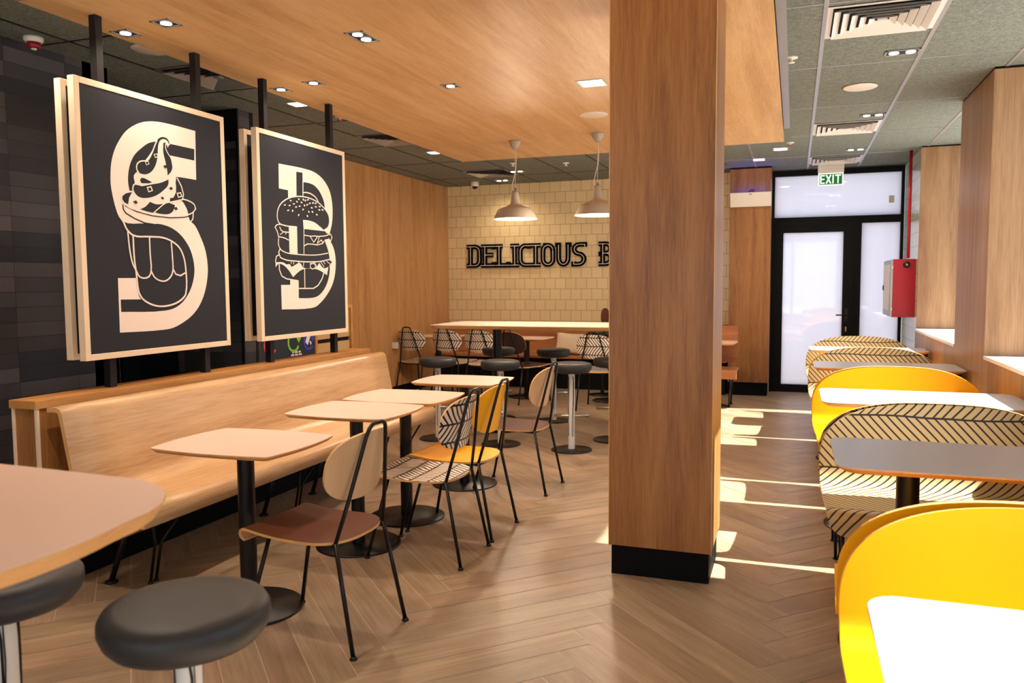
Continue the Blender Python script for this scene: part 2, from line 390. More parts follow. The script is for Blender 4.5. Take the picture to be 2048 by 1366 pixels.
# ================================================================== SETTING
ZC = 2.88      # mineral ceiling
ZS = 2.845     # underside of the oak ceiling raft
YB = 10.95     # back wall face
# floor: herringbone planks, 45 degrees
fl = MB(); tone = fl.bm.loops.layers.color.new('tone')
pw, n_ = 0.152, 7; pl = pw*n_; gp = 0.0018
c45 = math.cos(PI/4)
def fpt(u, v): return (-1.5+(u-v)*c45, 4.0+(u+v)*c45)
rng = random.Random(3)
def plank(u0, v0, u1, v1, along_u):
    pts = [fpt(u0+gp, v0+gp), fpt(u1-gp, v0+gp), fpt(u1-gp, v1-gp), fpt(u0+gp, v1-gp)]
    if max(p[0] for p in pts) < -5.4 or min(p[0] for p in pts) > 1.6 or max(p[1] for p in pts) < -1.6 or min(p[1] for p in pts) > 11.2: return
    ox, oy = rng.uniform(0, 40), rng.uniform(0, 40)
    L_, W_ = (u1-u0, v1-v0)
    uv = [(0, 0), (L_, 0), (L_, W_), (0, W_)] if along_u else [(0, 0), (0, L_), (W_, L_), (W_, 0)]
    f = fl.face([(p[0], p[1], 0.0) for p in pts], 0, [(a+ox, b+oy) for a, b in uv])
    t = rng.uniform(0.92, 1.04); w_ = rng.uniform(0.97, 1.02)
    for l in f.loops: l[tone] = (t, t*w_, t*w_*0.99, 1)
for i in range(-75, 76):
    for j in range(-8, 9):
        # diagonal staircase lattice of the herringbone
        u0 = i*pw + j*pl*1.0; v0 = i*pw - j*pl*1.0
        plank(u0, v0, u0+pl, v0+pw, True)
        plank(u0, v0+pw, u0+pw, v0+pw+pl, False)
floor = struct(fl.build('floor', 'floor'))
g = sbox('floor_grout_bed', (-5.6, -3.2, -0.12), (2.0, 11.6, -0.0012), 'grout'); g.name = 'floor_base'
sbox('ceiling', (-5.6, -3.2, ZC), (1.72, 11.3, ZC+0.15), 'mineral')
# oak raft under the ceiling, with fine board seams
raft = MB(); raft.box((-3.62, -3.0, ZS), (-0.125, 8.55, ZC-0.001))
for x in (-2.45, -1.28):
    raft.box((x-0.002, -3.0, ZS-0.0006), (x+0.002, 8.55, ZS), 1)
struct(raft.build('ceiling_raft', ['soffit', 'ply']))
sbox('trim_1', (-0.118, -3.0, ZC-0.022), (-0.066, 7.9, ZC), 'silver')
# ceiling grid bars
gb = MB()
for x in (-0.48, 0.13, 0.722, 1.315): gb.box((x-0.012, -3.0 if x > 0 else 8.55, ZC-0.004), (x+0.012, YB, ZC))
for y in (0.55, 1.88, 3.2, 4.53, 5.83, 7.15, 8.475, 9.86): gb.box((-0.066 if y < 8.5 else -0.8, y-0.007, ZC-0.003), (1.66, y+0.007, ZC))
struct(gb.build('trim_2', 'silver'))
gb = MB()
for x in (-4.03, -4.66): gb.box((x-0.008, -3.0, ZC-0.003), (x+0.008, YB, ZC))
for x in (-3.44, -2.83, -2.23, -1.64): gb.box((x-0.008, 8.55, ZC-0.003), (x+0.008, YB, ZC))
for y in (2.34, 3.64, 4.95, 6.2, 7.48, 8.72): gb.box((-4.88, y-0.006, ZC-0.003), (-3.62, y+0.006, ZC))
gb.box((-4.88, 10.1-0.006, ZC-0.003), (-0.8, 10.1+0.006, ZC))
struct(gb.build('trim_3', 'post'))
# walls
sbox('wall_back', (-5.1, YB, 0), (-0.30, YB+0.2, ZC), 'tile')
sbox('wall_left', (-4.5, -3.0, 0), (-4.30, 4.17, ZC), 'darkbrick')
r = MB(); r.box((-5.5, 4.0, 0), (-5.3, 5.9, ZC)); r.box((-5.3, 3.97, 0), (-4.3, 4.168, ZC))
struct(r.build('wall_left_recess', 'black_matt'))
r = MB(); r.box((-5.3, 5.47, 0), (-4.302, 5.62, ZC-0.002)); struct(r.build('wall_left_pier', 'darkbrick_x'))
r = MB(); r.box((-4.302, 5.468, 0), (-4.297, 5.62, ZC-0.002)); struct(r.build('wall_left_pier_face', 'darkbrick'))
r = MB(); r.box((-4.312, 5.455, 0), (-4.290, 5.47, ZC)); r.box((-4.42, 5.62, 0), (-4.293, 5.66, ZC)); r.box((-5.3, 5.455, 2.62), (-4.312, 5.468, ZC)); struct(r.build('trim_4', 'black'))
sbox('wall_left_oak', (-5.1, 5.66, 0.12), (-4.88, YB, ZC-0.006), 'oak_fine')
sbox('baseboard_left', (-5.1, 5.66, 0), (-4.885, YB, 0.12), 'skirting_and_shade')
# glossy dark door set inside the recess
r = struct(thing('door_2', '', '')); 
for k in ('label', 'category'): del r[k]
MB().box((-5.0, 4.20, 0.02), (-4.96, 4.82, 2.6), 0, 0.004).build('door_leaf', 'gloss_black', r)
MB().box((-5.0, 4.84, 0.02), (-4.96, 5.44, 2.6), 0, 0.004).build('door_leaf', 'gloss_black', r)
MB().box((-5.02, 4.17, 2.62), (-4.94, 5.45, 2.70), 0).build('door_frame', 'black', r)
# rear wall with a wide shop window behind the camera
r = MB(); r.box((-4.3, -3.2, 0), (1.6, -3.0, 0.5)); r.box((-4.3, -3.2, 2.6), (1.6, -3.0, ZC)); r.box((-4.5, -3.2, 0), (-4.0, -3.0, ZC)); r.box((1.2, -3.2, 0), (1.6, -3.0, ZC)); struct(r.build('wall_rear', 'plaster'))
# central pillar
p_ = struct(MB().box((-0.845, 3.80, 0.155), (-0.352, 4.27, ZS), 0, 0.002).build('wall_pillar', 'oak_z'))
struct(MB().box((-0.838, 3.83, 0), (-0.365, 4.24, 0.155)).build('baseboard_pillar', 'skirting_and_shade'))
struct(MB().box((-0.8475, 3.7975, 0.15), (-0.8435, 3.803, ZS)).box((-0.3535, 3.7975, 0.15), (-0.3495, 3.803, ZS)).build('trim_5', 'ply'))
# oak pier beside the door
struct(MB().box((-0.79, 10.5, 0.17), (-0.295, YB, ZC-0.02), 0, 0.002).build('wall_door_pier', 'oak_z'))
struct(MB().box((-0.775, 10.53, 0), (-0.31, YB, 0.17)).box((-0.79, 10.505, ZC-0.02), (-0.295, YB, ZC)).build('baseboard_and_gap_shade_door_pier', 'skirting_and_shade'))  # plinth, plus a black strip painting the shade of the ceiling gap
# right wall: tile bay, oak piers, window niches
sbox('wall_right', (1.27, 9.60, 0), (1.5, 11.2, ZC), 'tile_side')
PIERS = [(-0.84, 0.25), (2.78, 3.98), (6.24, 7.335)]
for y0, y1 in PIERS:
    struct(MB().box((1.24, y0, 0), (1.72, y1, ZC-0.016), 0, 0.0015).build('wall_right_pier', 'oak_right'))
    struct(MB().box((1.245, y0+0.003, ZC-0.016), (1.72, y1-0.003, ZC)).build('painted_gap_shade', 'skirting_and_shade'))  # black strip: the shadow gap under the ceiling, put in as colour
struct(MB().box((1.25, 9.58, 0), (1.72, 9.605, ZC-0.016)).build('wall_right_end', 'oak_right'))
struct(MB().box((1.255, 9.583, ZC-0.016), (1.72, 9.60, ZC)).build('painted_gap_shade_end', 'skirting_and_shade'))  # shade of the gap above the end panel, painted as a dark strip
BAYS = [(-3.0, -0.84), (0.25, 2.78), (3.98, 6.24), (7.335, 9.58)]
for i, (y0, y1) in enumerate(BAYS):
    struct(MB().box((1.24, y0, 0), (1.72, y1, 0.905), 0, 0.0015).build('wall_right_apron', 'oak_right'))
    w_ = bpy.data.objects.new('window_%d' % (i+1), None); COL.objects.link(w_); struct(w_)
    MB().box((1.236, y0+0.001, 0.905), (1.72, y1-0.001, 0.93), 0, 0.001).build('window_sill', 'sill', w_)
    fb = MB(); fb.box((1.67, y0, 0.93), (1.72, y0+0.05, ZC)); fb.box((1.67, y1-0.05, 0.93), (1.72, y1, ZC)); fb.box((1.67, y0, 0.93), (1.72, y1, 0.97)); fb.box((1.67, y0, ZC-0.04), (1.72, y1, ZC))
    fb.build('window_frame', 'black', w_)
    MB().box((1.693, y0+0.05, 0.97), (1.697, y1-0.05, ZC-0.04)).build('window_pane', 'glass', w_)
w_ = struct(bpy.data.objects.new('window_5', None)); COL.objects.link(w_)
MB().box((-4.0, -3.12, 0.5), (1.2, -3.11, 2.6)).build('window_pane', 'glass', w_)
r = MB()
for x in (-4.0, -2.7, -1.4, -0.1, 1.14): r.box((x, -3.14, 0.5), (x+0.06, -3.08, 2.6))
r.build('window_frame', 'black', w_)
# outside paving
sbox('ground', (-30, -30, -0.5), (40, 40, -0.13), 'asphalt')
# ---------------- exit door
YD = 10.98
d = struct(bpy.data.objects.new('door_1', None)); COL.objects.link(d)
fr = MB(); xl, xr = -0.30, 1.262
fr.box((xl, YD, 0), (-0.262, YD+0.12, ZC-0.01)); fr.box((1.228, YD, 0), (xr, YD+0.12, ZC-0.01))
fr.box((-0.262, YD, 2.80), (1.228, YD+0.12, ZC-0.01)); fr.box((-0.262, YD, 2.18), (1.228, YD+0.12, 2.272))
fr.box((0.69, YD, 0.0), (0.785, YD+0.12, 2.18)); fr.box((0.785, YD, 0.0), (1.228, YD+0.12, 0.10)); 
fr.build('door_frame', 'black_matt', d)
lf = MB(); lf.box((-0.262, YD-0.012, 0.005), (-0.148, YD+0.06, 2.18)); lf.box((0.575, YD-0.012, 0.005), (0.69, YD+0.06, 2.18)); lf.box((-0.148, YD-0.012, 2.075), (0.575, YD+0.06, 2.18)); lf.box((-0.148, YD-0.012, 0.005), (0.575, YD+0.06, 0.105))
leaf = lf.build('door_leaf', 'black_matt', d)
MB().box((-0.148, YD+0.02, 0.105), (0.575, YD+0.028, 2.075)).build('door_pane', 'frosted', d)
MB().box((-0.262, YD+0.05, 2.272), (1.228, YD+0.058, 2.80)).build('transom_pane', 'frosted', d)
MB().box((0.785, YD+0.05, 0.10), (1.228, YD+0.058, 2.18)).build('side_pane', 'frosted', d)
h = MB(); h.box((0.605, YD-0.022, 0.93), (0.645, YD-0.012, 1.10), 0, 0.003); h.tube([(0.625, YD-0.02, 1.02), (0.625, YD-0.06, 1.02), (0.61, YD-0.065, 1.02), (0.50, YD-0.062, 1.018)], 0.009); h.build('door_handle', 'black', leaf)
MB().box((0.615, YD-0.026, 0.81), (0.632, YD-0.012, 0.87), 0, 0.002).build('door_lock', plain('brass', (220, 180, 80), 0.3, metal=1.0), leaf)
nt_ = MB(); nt_.box((1.09, YD+0.04, 2.42), (1.15, YD+0.048, 2.51)); nt_.build('door_sensor', 'offwhite', d)
# ================================================================== LEFT: partition, bench, boards
t = thing('low_partition', 'long low oak partition wall behind the wooden bench with black plinth', 'partition', (-3.43, 4.31, 0))
def loc_(o_): return t
MB().box((-0.075, -1.555, 0.105), (0.075, 1.555, 0.872)).build('panel', 'oak_z', t)
MB().box((-0.087, -1.57, 0.872), (0.084, 1.57, 0.912), 0, 0.002).build('top_cap', 'oak_cap', t)
MB().box((0.066, -1.563, 0.105), (0.080, -1.548, 0.872)).box((-0.080, -1.563, 0.105), (-0.066, -1.548, 0.872)).build('edge_strip', 'frame', t)
MB().box((-0.07, -1.55, 0), (0.09, 1.55, 0.105)).build('plinth', 'skirting_and_shade', t)
# bench shell
t = thing('banquette_bench', 'long moulded oak bench with curled top against the low partition', 'bench', (-3.0, 4.31, 0))
prof = [(-3.30, .881), (-3.262, .884), (-3.24, .883), (-3.222, .876), (-3.211, .862), (-3.205, .84), (-3.18, .712), (-3.155, .585), (-3.137, .505), (-3.122, .478), (-3.098, .458), (-3.06, .449), (-2.95, .447), (-2.84, .450), (-2.79, .448), (-2.765, .438), (-2.752, .42), (-2.747, .40), (-2.742, .352)]
prof = [(x+3.0, z) for x, z in prof]
sh = MB(); th = 0.022; npf = len(prof)
def pn(i):
    a = Vector(prof[max(i-1, 0)]); b = Vector(prof[min(i+1, npf-1)]); dd = (b-a).normalized(); return Vector((-dd.y, dd.x))
lens = [0]
for i in range(1, npf): lens.append(lens[-1]+(Vector(prof[i])-Vector(prof[i-1])).length)
ny = 10; top, bot = [], []
for i in range(npf):
    rem0, rem1 = lens[i], lens[-1]-lens[i]
    y1 = 1.58; 
    rr = 0.10
    if rem1 < rr: y1 -= rr*(1-math.sqrt(max(0, 1-((rr-rem1)/rr)**2)))
    if rem0 < 0.06: y1 -= 0.06*(1-math.sqrt(max(0, 1-((0.06-rem0)/0.06)**2)))
    q = pn(i); tr, br_ = [], []
    for j in range(ny+1):
        y = -1.55+(y1+1.55)*j/ny
        tr.append(sh.bm.verts.new((prof[i][0], y, prof[i][1]))); br_.append(sh.bm.verts.new((prof[i][0]-q.x*th, y, prof[i][1]-q.y*th)))
    top.append(tr); bot.append(br_)
for i in range(npf-1):
    for j in range(ny):
        sh.face((top[i][j], top[i+1][j], top[i+1][j+1], top[i][j+1]), 0, None, True); sh.face((bot[i][j+1], bot[i+1][j+1], bot[i+1][j], bot[i][j]), 0, None, True)
    sh.face((top[i][0], bot[i][0], bot[i+1][0], top[i+1][0]), 1); sh.face((top[i][ny], top[i+1][ny], bot[i+1][ny], bot[i][ny]), 1)
for j in range(ny):
    sh.face((top[0][j], top[0][j+1], bot[0][j+1], bot[0][j]), 1); sh.face((top[-1][j+1], top[-1][j], bot[-1][j], bot[-1][j+1]), 1)
sh.build('shell', ['oak_y', 'ply'], t)
MB().box((-0.10, -1.5, 0.395), (0.20, 1.5, 0.42)).box((-0.275, -1.45, 0.80), (-0.255, 1.45, 0.84)).build('seat_rail', 'black', t)
for y in (-1.31, -0.12, 0.42, 1.40):
    for s_ in (-1, 1):
        MB().tube([(0.19, y+s_*0.13, 0.40), (0.10, y+s_*0.02, 0.20), (0.062, y+s_*0.018, 0.012)], 0.0075).lathe([(0.014, 0), (0.014, 0.006), (0.008, 0.012)], (0.062, y+s_*0.018, 0), 12).build('leg', 'black', t)
    for dy in (-0.07,):
        MB().tube([(-0.06, y+dy+0.10, 0.40), (-0.13, y+dy, 0.012)], 0.014).lathe([(0.03, 0), (0.03, 0.008), (0.015, 0.014)], (-0.13, y+dy, 0), 16).build('leg', 'black', t)
# posts and hanging boards
for y, w_ in ((3.27, 'nearest dark steel post holding the ice cream board over the partition'), (3.995, 'second dark steel post, at the far edge of the ice cream board'), (4.645, 'third dark steel post, behind the near side of the burger board'), (5.465, 'farthest dark steel post, behind the far edge of the burger board')):
    o = MB().box((-0.022, -0.022, 0.913), (0.022, 0.022, ZS), 0, 0.002).build('support_post', 'post'); o.location = (-3.438, y, 0); tag(o, w_, 'post', 'steel posts between partition and ceiling')
ART1=[["c",7,[[297,582],[26,583],[-39,576],[-103,561],[-166,533],[-228,490],[-278,431],[-313,371],[-334,310],[-342,254],[-343,191],[-334,138],[-320,84],[-300,36],[-279,13],[-123,10],[-43,10],[4,162],[120,173],[126,293],[136,294],[290,295]]],["c",7,[[-252,55],[-229,74],[-157,68],[-62,57],[37,55],[149,62],[215,74],[226,51],[264,26],[309,-39],[343,-106],[360,-174],[363,-243],[349,-318],[320,-392],[272,-460],[213,-509],[141,-545],[56,-573],[-10,-579],[-325,-577],[-323,-289],[-199,-288],[-192,-347],[-186,-384],[-171,-404],[-311,-402],[-311,-468],[-4,-472],[77,-459],[147,-423],[205,-362],[236,-301],[249,-239],[242,-177],[218,-116],[181,-68],[137,-31],[78,-2],[-1,14],[-64,15],[-139,23],[-205,38]]],["c",7,[[70,146],[119,160],[164,160],[191,134],[211,100],[213,72],[66,58],[-66,58],[-160,70],[-223,84],[-234,111],[-226,144],[-197,175],[-137,148],[7,211],[100,320]]],["d",7,[[-19,470],[-71,453],[-123,419],[-175,374],[-208,322],[-224,269],[-228,222],[-221,179],[-199,175],[-201,198],[-183,221],[-187,260],[-161,289],[-115,340],[-48,416]]],["d",7,[[87,474],[283,474],[280,407],[80,409],[62,438]]],["d",7,[[-86,358],[-34,428],[-12,475],[15,497],[42,504],[71,498],[84,478],[80,468],[68,487],[41,493],[14,481],[-2,452],[-10,393],[-26,342],[-60,299],[-106,278],[-143,279],[-163,305],[-159,329],[-133,344]]],["d",7,[[37,470],[54,477],[63,462],[78,425],[96,389],[101,350],[89,319],[61,293],[59,320],[48,367],[34,419]]],["d",7,[[-145,242],[-135,257],[-113,257],[-57,241],[-83,232],[-136,227]]],["d",7,[[-183,214],[-134,214],[-57,230],[9,247],[66,271],[62,241],[19,202],[-35,170],[-100,151],[-156,151],[-185,171],[-193,194]]],["d",7,[[132,284],[165,238],[177,199],[164,165],[119,158],[70,146],[106,182],[126,223],[121,263]]],["d",7,[[-277,139],[-252,160],[-204,172],[-226,139],[-234,104],[-266,114]]],["d",7,[[-79,132],[-37,123],[29,131],[-40,77],[-91,76],[-153,85],[-115,102]]],["d",7,[[43,136],[84,145],[109,129],[91,95],[60,77],[-7,72],[-40,75]]],["d",7,[[179,166],[225,160],[268,141],[270,121],[244,100],[213,90],[198,130]]],["k",6,[[-270,100],[-268,75],[-252,56],[-193,32],[-123,13],[-43,9]]],["k",5,[[-255,95],[-179,71],[-67,56],[65,55],[170,65],[217,75]]],["l",6,[[-149,279],[-164,296],[-162,324],[-136,345],[-86,357],[-52,401],[-27,448],[-9,478]]],["l",5,[[85,473],[74,463],[55,470],[52,446],[67,419],[91,393],[102,350]]],["l",6,[[-200,177],[-246,165],[-275,146],[-277,125],[-249,98],[-178,78],[-66,64],[66,64],[170,75],[247,98],[276,124],[264,148],[222,165],[175,171]]],["l",5,[[-201,188],[-192,213],[-177,218],[-134,214],[-57,233],[-31,243]]],["l",6,[[132,289],[165,243],[180,199],[170,168],[126,157],[70,143]]],["l",5,[[-56,74],[29,134],[63,143],[104,134]]],["l",5,[[255,101],[250,62],[234,46]]],["l",8,[[-298,39],[-274,13],[-251,-28],[-210,-58],[-96,-60],[2,-60],[75,-78],[133,-114],[164,-168],[176,-234],[169,-378],[157,-395],[101,-427],[26,-444],[-46,-445],[-108,-430],[-162,-400],[-184,-368],[-192,-332],[-198,-260],[-207,-188],[-210,-61]]],["l",7,[[-246,-30],[-241,-93],[-235,-148],[-221,-209],[-197,-250],[-176,-280],[-135,-288],[-104,-275],[-92,-248],[-94,-154],[-94,-63]]],["l",7,[[-92,-248],[-66,-285],[-10,-305],[34,-295],[69,-257],[73,-170],[68,-81]]],["l",7,[[74,-235],[95,-265],[132,-273],[171,-256]]],["c",7,[[-40,397],[-14,405],[-7,387],[-31,377]]],["d",7,[[-33,395],[-18,400],[-13,389],[-28,383]]],["c",7,[[-107,348],[-82,355],[-75,338],[-98,328]]],["d",7,[[-101,346],[-85,350],[-81,339],[-95,333]]],["c",7,[[-102,210],[-67,219],[-57,194],[-90,182]]],["d",7,[[-93,206],[-72,211],[-65,196],[-86,189]]],["c",7,[[122,201],[157,209],[168,185],[135,174]]],["d",7,[[131,197],[153,202],[159,188],[139,181]]],["d",7,[[27,342],[48,350],[59,337],[39,330]]],["d",7,[[66,225],[86,231],[96,219],[77,213]]],["d",7,[[-1,164],[16,169],[25,158],[9,153]]],["d",7,[[-201,123],[-180,130],[-169,116],[-189,110]]],["d",7,[[97,115],[118,121],[129,108],[109,101]]]]
ART2=[["c",7,[[-308,503],[59,506],[134,497],[211,474],[273,438],[327,382],[353,318],[362,230],[349,140],[313,57],[273,59],[241,82],[299,114],[313,150],[302,190],[256,234],[250,282],[220,332],[175,375],[115,403],[55,411],[-17,410],[-24,299],[-208,273],[-207,332],[-312,333]]],["d",7,[[-103,474],[-25,476],[-33,298],[-107,291]]],["c",7,[[-35,138],[28,139],[118,128],[195,99],[257,80],[257,73],[-31,73]]],["c",7,[[-210,80],[-112,83],[-113,-112],[-209,-106]]],["c",7,[[237,7],[292,15],[332,-11],[367,-57],[386,-113],[389,-174],[373,-255],[337,-327],[269,-397],[186,-455],[105,-493],[35,-503],[-317,-501],[-318,-331],[-212,-331],[-210,-297],[-109,-304],[-113,-427],[56,-428],[134,-415],[207,-376],[264,-316],[299,-241],[306,-175],[304,-130],[284,-66],[258,-22]]],["d",7,[[-319,94],[-338,125],[-335,173],[-307,219],[-251,257],[-189,281],[-111,298],[-24,305],[80,299],[171,279],[256,239],[303,199],[313,150],[295,109],[241,82],[195,99],[118,128],[28,139],[-35,138],[-37,92],[-113,83],[-286,86]]],["l",7,[[-113,82],[-286,86],[-319,96],[-338,125],[-335,173],[-307,219],[-251,257],[-189,281],[-111,298],[-24,305],[80,299],[171,279],[256,239],[303,199],[313,150],[295,109],[241,82]]],["d",7,[[-323,-120],[-247,-108],[-31,-113],[282,-93],[304,-135],[181,-153],[-33,-161],[-249,-154]]],["d",7,[[-328,-138],[-249,-159],[-34,-168],[303,-145],[344,-159],[296,-196],[224,-197],[-36,-208],[-196,-199],[-272,-169],[-370,-171],[-354,-134]]],["c",7,[[-376,-209],[-374,-176],[-288,-174],[-250,-187],[-211,-186],[-193,-204],[-165,-196],[-116,-179],[-83,-176],[-52,-204],[48,-210],[108,-206],[163,-168],[197,-197],[232,-207],[283,-196],[262,-259],[204,-237],[134,-218],[31,-212],[-61,-221],[-111,-240],[-176,-276],[-221,-232],[-274,-198],[-341,-186]]],["l",5,[[-24,118],[-34,-107]]],["l",7,[[-23,335],[22,340],[74,336],[127,320],[156,300],[173,277]]],["l",6,[[-331,-7],[-335,-52],[-314,-83],[-254,-104],[-113,-113],[139,-109],[283,-91]]],["l",7,[[-317,-77],[-335,-107],[-317,-142],[-249,-157],[-155,-161],[-34,-164],[102,-161],[181,-156],[303,-138]]],["l",6,[[-25,29],[59,25],[110,30],[162,29],[234,36],[284,45]]],["l",6,[[-28,-48],[14,-33],[73,-32],[142,-35],[213,-21],[232,-3]]],["l",5,[[50,24],[95,-17],[136,17],[145,27]]],["l",5,[[171,30],[142,-24],[197,5],[218,-21]]],["l",6,[[279,47],[325,54],[345,32],[323,1],[296,20]]],["l",6,[[-310,87],[-350,81],[-368,63],[-345,36],[-333,1],[-277,-2],[-216,-16]]],["l",6,[[-317,70],[-301,47],[-275,38],[-213,38]]],["l",4,[[-316,16],[-275,36]]],["l",4,[[-255,21],[-241,34]]],["l",7,[[-334,-188],[-334,-225],[-307,-270],[-255,-288],[-113,-302]]],["l",7,[[-109,-357],[76,-358],[138,-336],[193,-287],[219,-242]]],["l",6,[[-32,-216],[-34,-354]]],["l",6,[[-335,-123],[-363,-135],[-375,-167],[-371,-180]]],["l",6,[[303,-138],[344,-159],[306,-180],[301,-196]]],["l",4,[[-191,-167],[-196,-183]]],["l",4,[[-163,-166],[-168,-185]]],["l",4,[[-99,-169],[-133,-194]]],["l",4,[[-42,-170],[-48,-201]]],["l",4,[[50,-181],[102,-165]]],["l",4,[[101,-170],[126,-203]]],["l",4,[[181,-161],[224,-197]]],["l",4,[[216,-157],[238,-174]]],["l",4,[[262,-154],[302,-173]]],["l",5,[[41,-190],[41,-176],[71,-173],[109,-184],[104,-206],[69,-215],[40,-205],[41,-190]]],["c",7,[[-266,221],[-257,220],[-244,223],[-240,229],[-249,231],[-261,227]]],["c",7,[[-196,265],[-193,260],[-182,256],[-172,259],[-174,265],[-186,267]]],["c",7,[[-211,223],[-202,221],[-189,224],[-185,231],[-194,233],[-207,228]]],["c",7,[[-230,186],[-220,185],[-207,189],[-205,196],[-215,197],[-227,191]]],["c",7,[[-172,184],[-163,186],[-154,194],[-157,200],[-168,198],[-174,189]]],["c",7,[[-161,241],[-154,238],[-140,238],[-133,244],[-140,248],[-154,246]]],["c",7,[[-135,220],[-127,217],[-113,219],[-107,225],[-115,228],[-129,225]]],["c",7,[[-118,267],[-119,261],[-111,255],[-100,256],[-98,262],[-108,267]]],["c",7,[[-95,287],[-96,281],[-89,275],[-77,276],[-75,283],[-85,287]]],["c",7,[[-92,230],[-84,227],[-69,229],[-64,235],[-72,238],[-86,235]]],["c",7,[[-64,266],[-64,260],[-54,255],[-43,257],[-42,263],[-54,267]]],["c",7,[[-33,292],[-39,287],[-38,278],[-28,276],[-21,282],[-25,289]]],["c",7,[[-11,271],[-2,274],[5,282],[-1,288],[-11,284],[-15,276]]],["c",7,[[14,282],[24,281],[38,286],[40,293],[29,294],[17,288]]],["c",7,[[-20,251],[-26,245],[-25,237],[-16,235],[-8,240],[-12,248]]],["c",7,[[3,244],[14,245],[26,250],[27,257],[15,257],[5,250]]],["c",7,[[37,259],[47,258],[61,263],[63,269],[52,271],[40,264]]],["c",7,[[77,265],[87,264],[101,269],[103,276],[92,277],[80,271]]],["c",7,[[110,267],[119,266],[135,269],[139,276],[129,278],[115,273]]],["c",7,[[-46,204],[-36,206],[-27,214],[-31,219],[-42,217],[-48,209]]],["c",7,[[-101,160],[-92,162],[-83,170],[-86,176],[-97,174],[-103,165]]],["c",7,[[7,177],[5,171],[10,163],[21,163],[26,170],[17,176]]],["c",7,[[27,208],[24,202],[30,195],[41,195],[46,201],[37,207]]],["c",7,[[71,211],[70,205],[78,198],[90,199],[92,206],[81,211]]],["c",7,[[59,236],[62,231],[73,227],[85,230],[83,236],[69,239]]],["c",7,[[110,247],[115,242],[129,239],[139,243],[135,249],[120,250]]],["c",7,[[162,250],[170,246],[185,247],[193,253],[186,257],[170,255]]],["c",7,[[123,191],[126,186],[138,182],[149,185],[148,191],[133,194]]],["c",7,[[157,230],[160,224],[172,220],[184,223],[182,230],[168,232]]],["c",7,[[201,235],[202,229],[213,223],[225,225],[225,232],[212,236]]]]

def board(y, x, face, art, label, group):
    W_, H_ = 1.096, 1.418
    t = thing('display_board', label, 'sign board', (x, y, 1.78), 0, group)
    fm = MB(); b_ = 0.032; dp = 0.042
    for a, b in (((-dp/2, -W_/2, -H_/2), (dp/2, -W_/2+b_, H_/2)), ((-dp/2, W_/2-b_, -H_/2), (dp/2, W_/2, H_/2)), ((-dp/2, -W_/2+b_, -H_/2), (dp/2, W_/2-b_, -H_/2+b_)), ((-dp/2, -W_/2+b_, H_/2-b_), (dp/2, W_/2-b_, H_/2))):
        fm.box(a, b, 0, 0.002)
    fm.build('frame', 'frame', t)
    MB().box((-dp/2+0.004, -W_/2+b_, -H_/2+b_), (dp/2-0.004, W_/2-b_, H_/2-b_)).build('panel', 'chalk', t)
    if art:
        ar = MB(); h = dp/2-0.004
        for k, (kind, w_, pts) in enumerate(art):
            h0 = h+0.0002; h1 = h+0.00025*(k+1)*0.35+0.0006
            P2 = smooth_poly([(q[0]/1000, q[1]/1000) for q in pts], kind in 'cd') if len(pts) > 6 else [(q[0]/1000, q[1]/1000) for q in pts]
            mi = 0 if kind in 'cl' else 1
            if kind in 'cd':
                vs_ = [ar.bm.verts.new((h1, p[0], p[1])) for p in P2]
                f = ar.face(vs_, mi)
                f.normal_update()
                if f.normal.x < 0: f.normal_flip()
                res_ = bmesh.ops.triangulate(ar.bm, faces=[f])
            else:
                ar.ribbon(P2, w_/1000*1.15, h, h1, lambda u, v, hh: (hh, u, v), mi)
        ar.build('artwork', ['cream', 'chalk'], t)
    return t
board(3.597, -3.381, 1, ART1, 'front framed dark board with a large S and an ice cream sundae', 'hanging display boards')
board(5.008, -3.381, 1, ART2, 'front framed dark board with a large B and a burger drawing', 'hanging display boards')
board(3.62, -3.495, -1, None, 'rear framed dark board directly behind the ice cream board', 'hanging display boards')
board(5.03, -3.495, -1, None, 'rear framed dark board directly behind the burger board', 'hanging display boards')
# ================================================================== TABLES
def top_mesh(out, z=0.76, th=0.022, inset=0.022, mats=('top', 'ply'), dark_edge=False):
    b = MB(); n = len(out)
    ctr = Vector((sum(p[0] for p in out)/n, sum(p[1] for p in out)/n))
    def ring(z_, ins):
        r = []
        for p in out:
            q = Vector(p)-ctr; L_ = q.length; q = q*(max(L_-ins, 0.01)/L_)+ctr; r.append(b.bm.verts.new((q.x, q.y, z_)))
        return r
    r0 = ring(z, 0.0015); r1 = ring(z-0.0015, 0); r2_ = ring(z-0.007, 0); r3 = ring(z-th, inset)
    b.face(r0, 0)
    for A_, B_, mi in ((r1, r0, 0), (r2_, r1, 1), (r3, r2_, 1)):
        for i in range(n): b.face((A_[i], A_[(i+1) % n], B_[(i+1) % n], B_[i]), mi)
    b.face(r3[::-1], 1)
    return b
def pedestal(t, x=0.0, y=0.0, z=0.738, pr=0.037, br=0.235):
    MB().lathe([(pr, 0.012), (pr, z-0.008)], (x, y, 0), 28, cap=False).build('post', 'black', t)
    MB().lathe([(br, 0.0), (br, 0.006), (br-0.006, 0.010), (pr+0.004, 0.013), (pr, 0.014)], (x, y, 0), 48).build('base_disc', 'black', t)
    MB().box((x-0.13, y-0.13, z-0.01), (x+0.13, y+0.13, z), 0, 0.002).build('mounting_plate', 'black', t)
def left_table(loc, label, w=0.61, d=0.50, group='square cafe tables along the bench', rz=0):
    t = thing('cafe_table', label, 'table', loc, rz, group)
    top_mesh(rrect(w, d, 0.03, 0.022)).build('tabletop', ['top', 'ply'], t)
    pedestal(t); return t
T1 = left_table((-2.285, 2.89, 0), 'nearest square cream-topped table in front of the long oak bench')
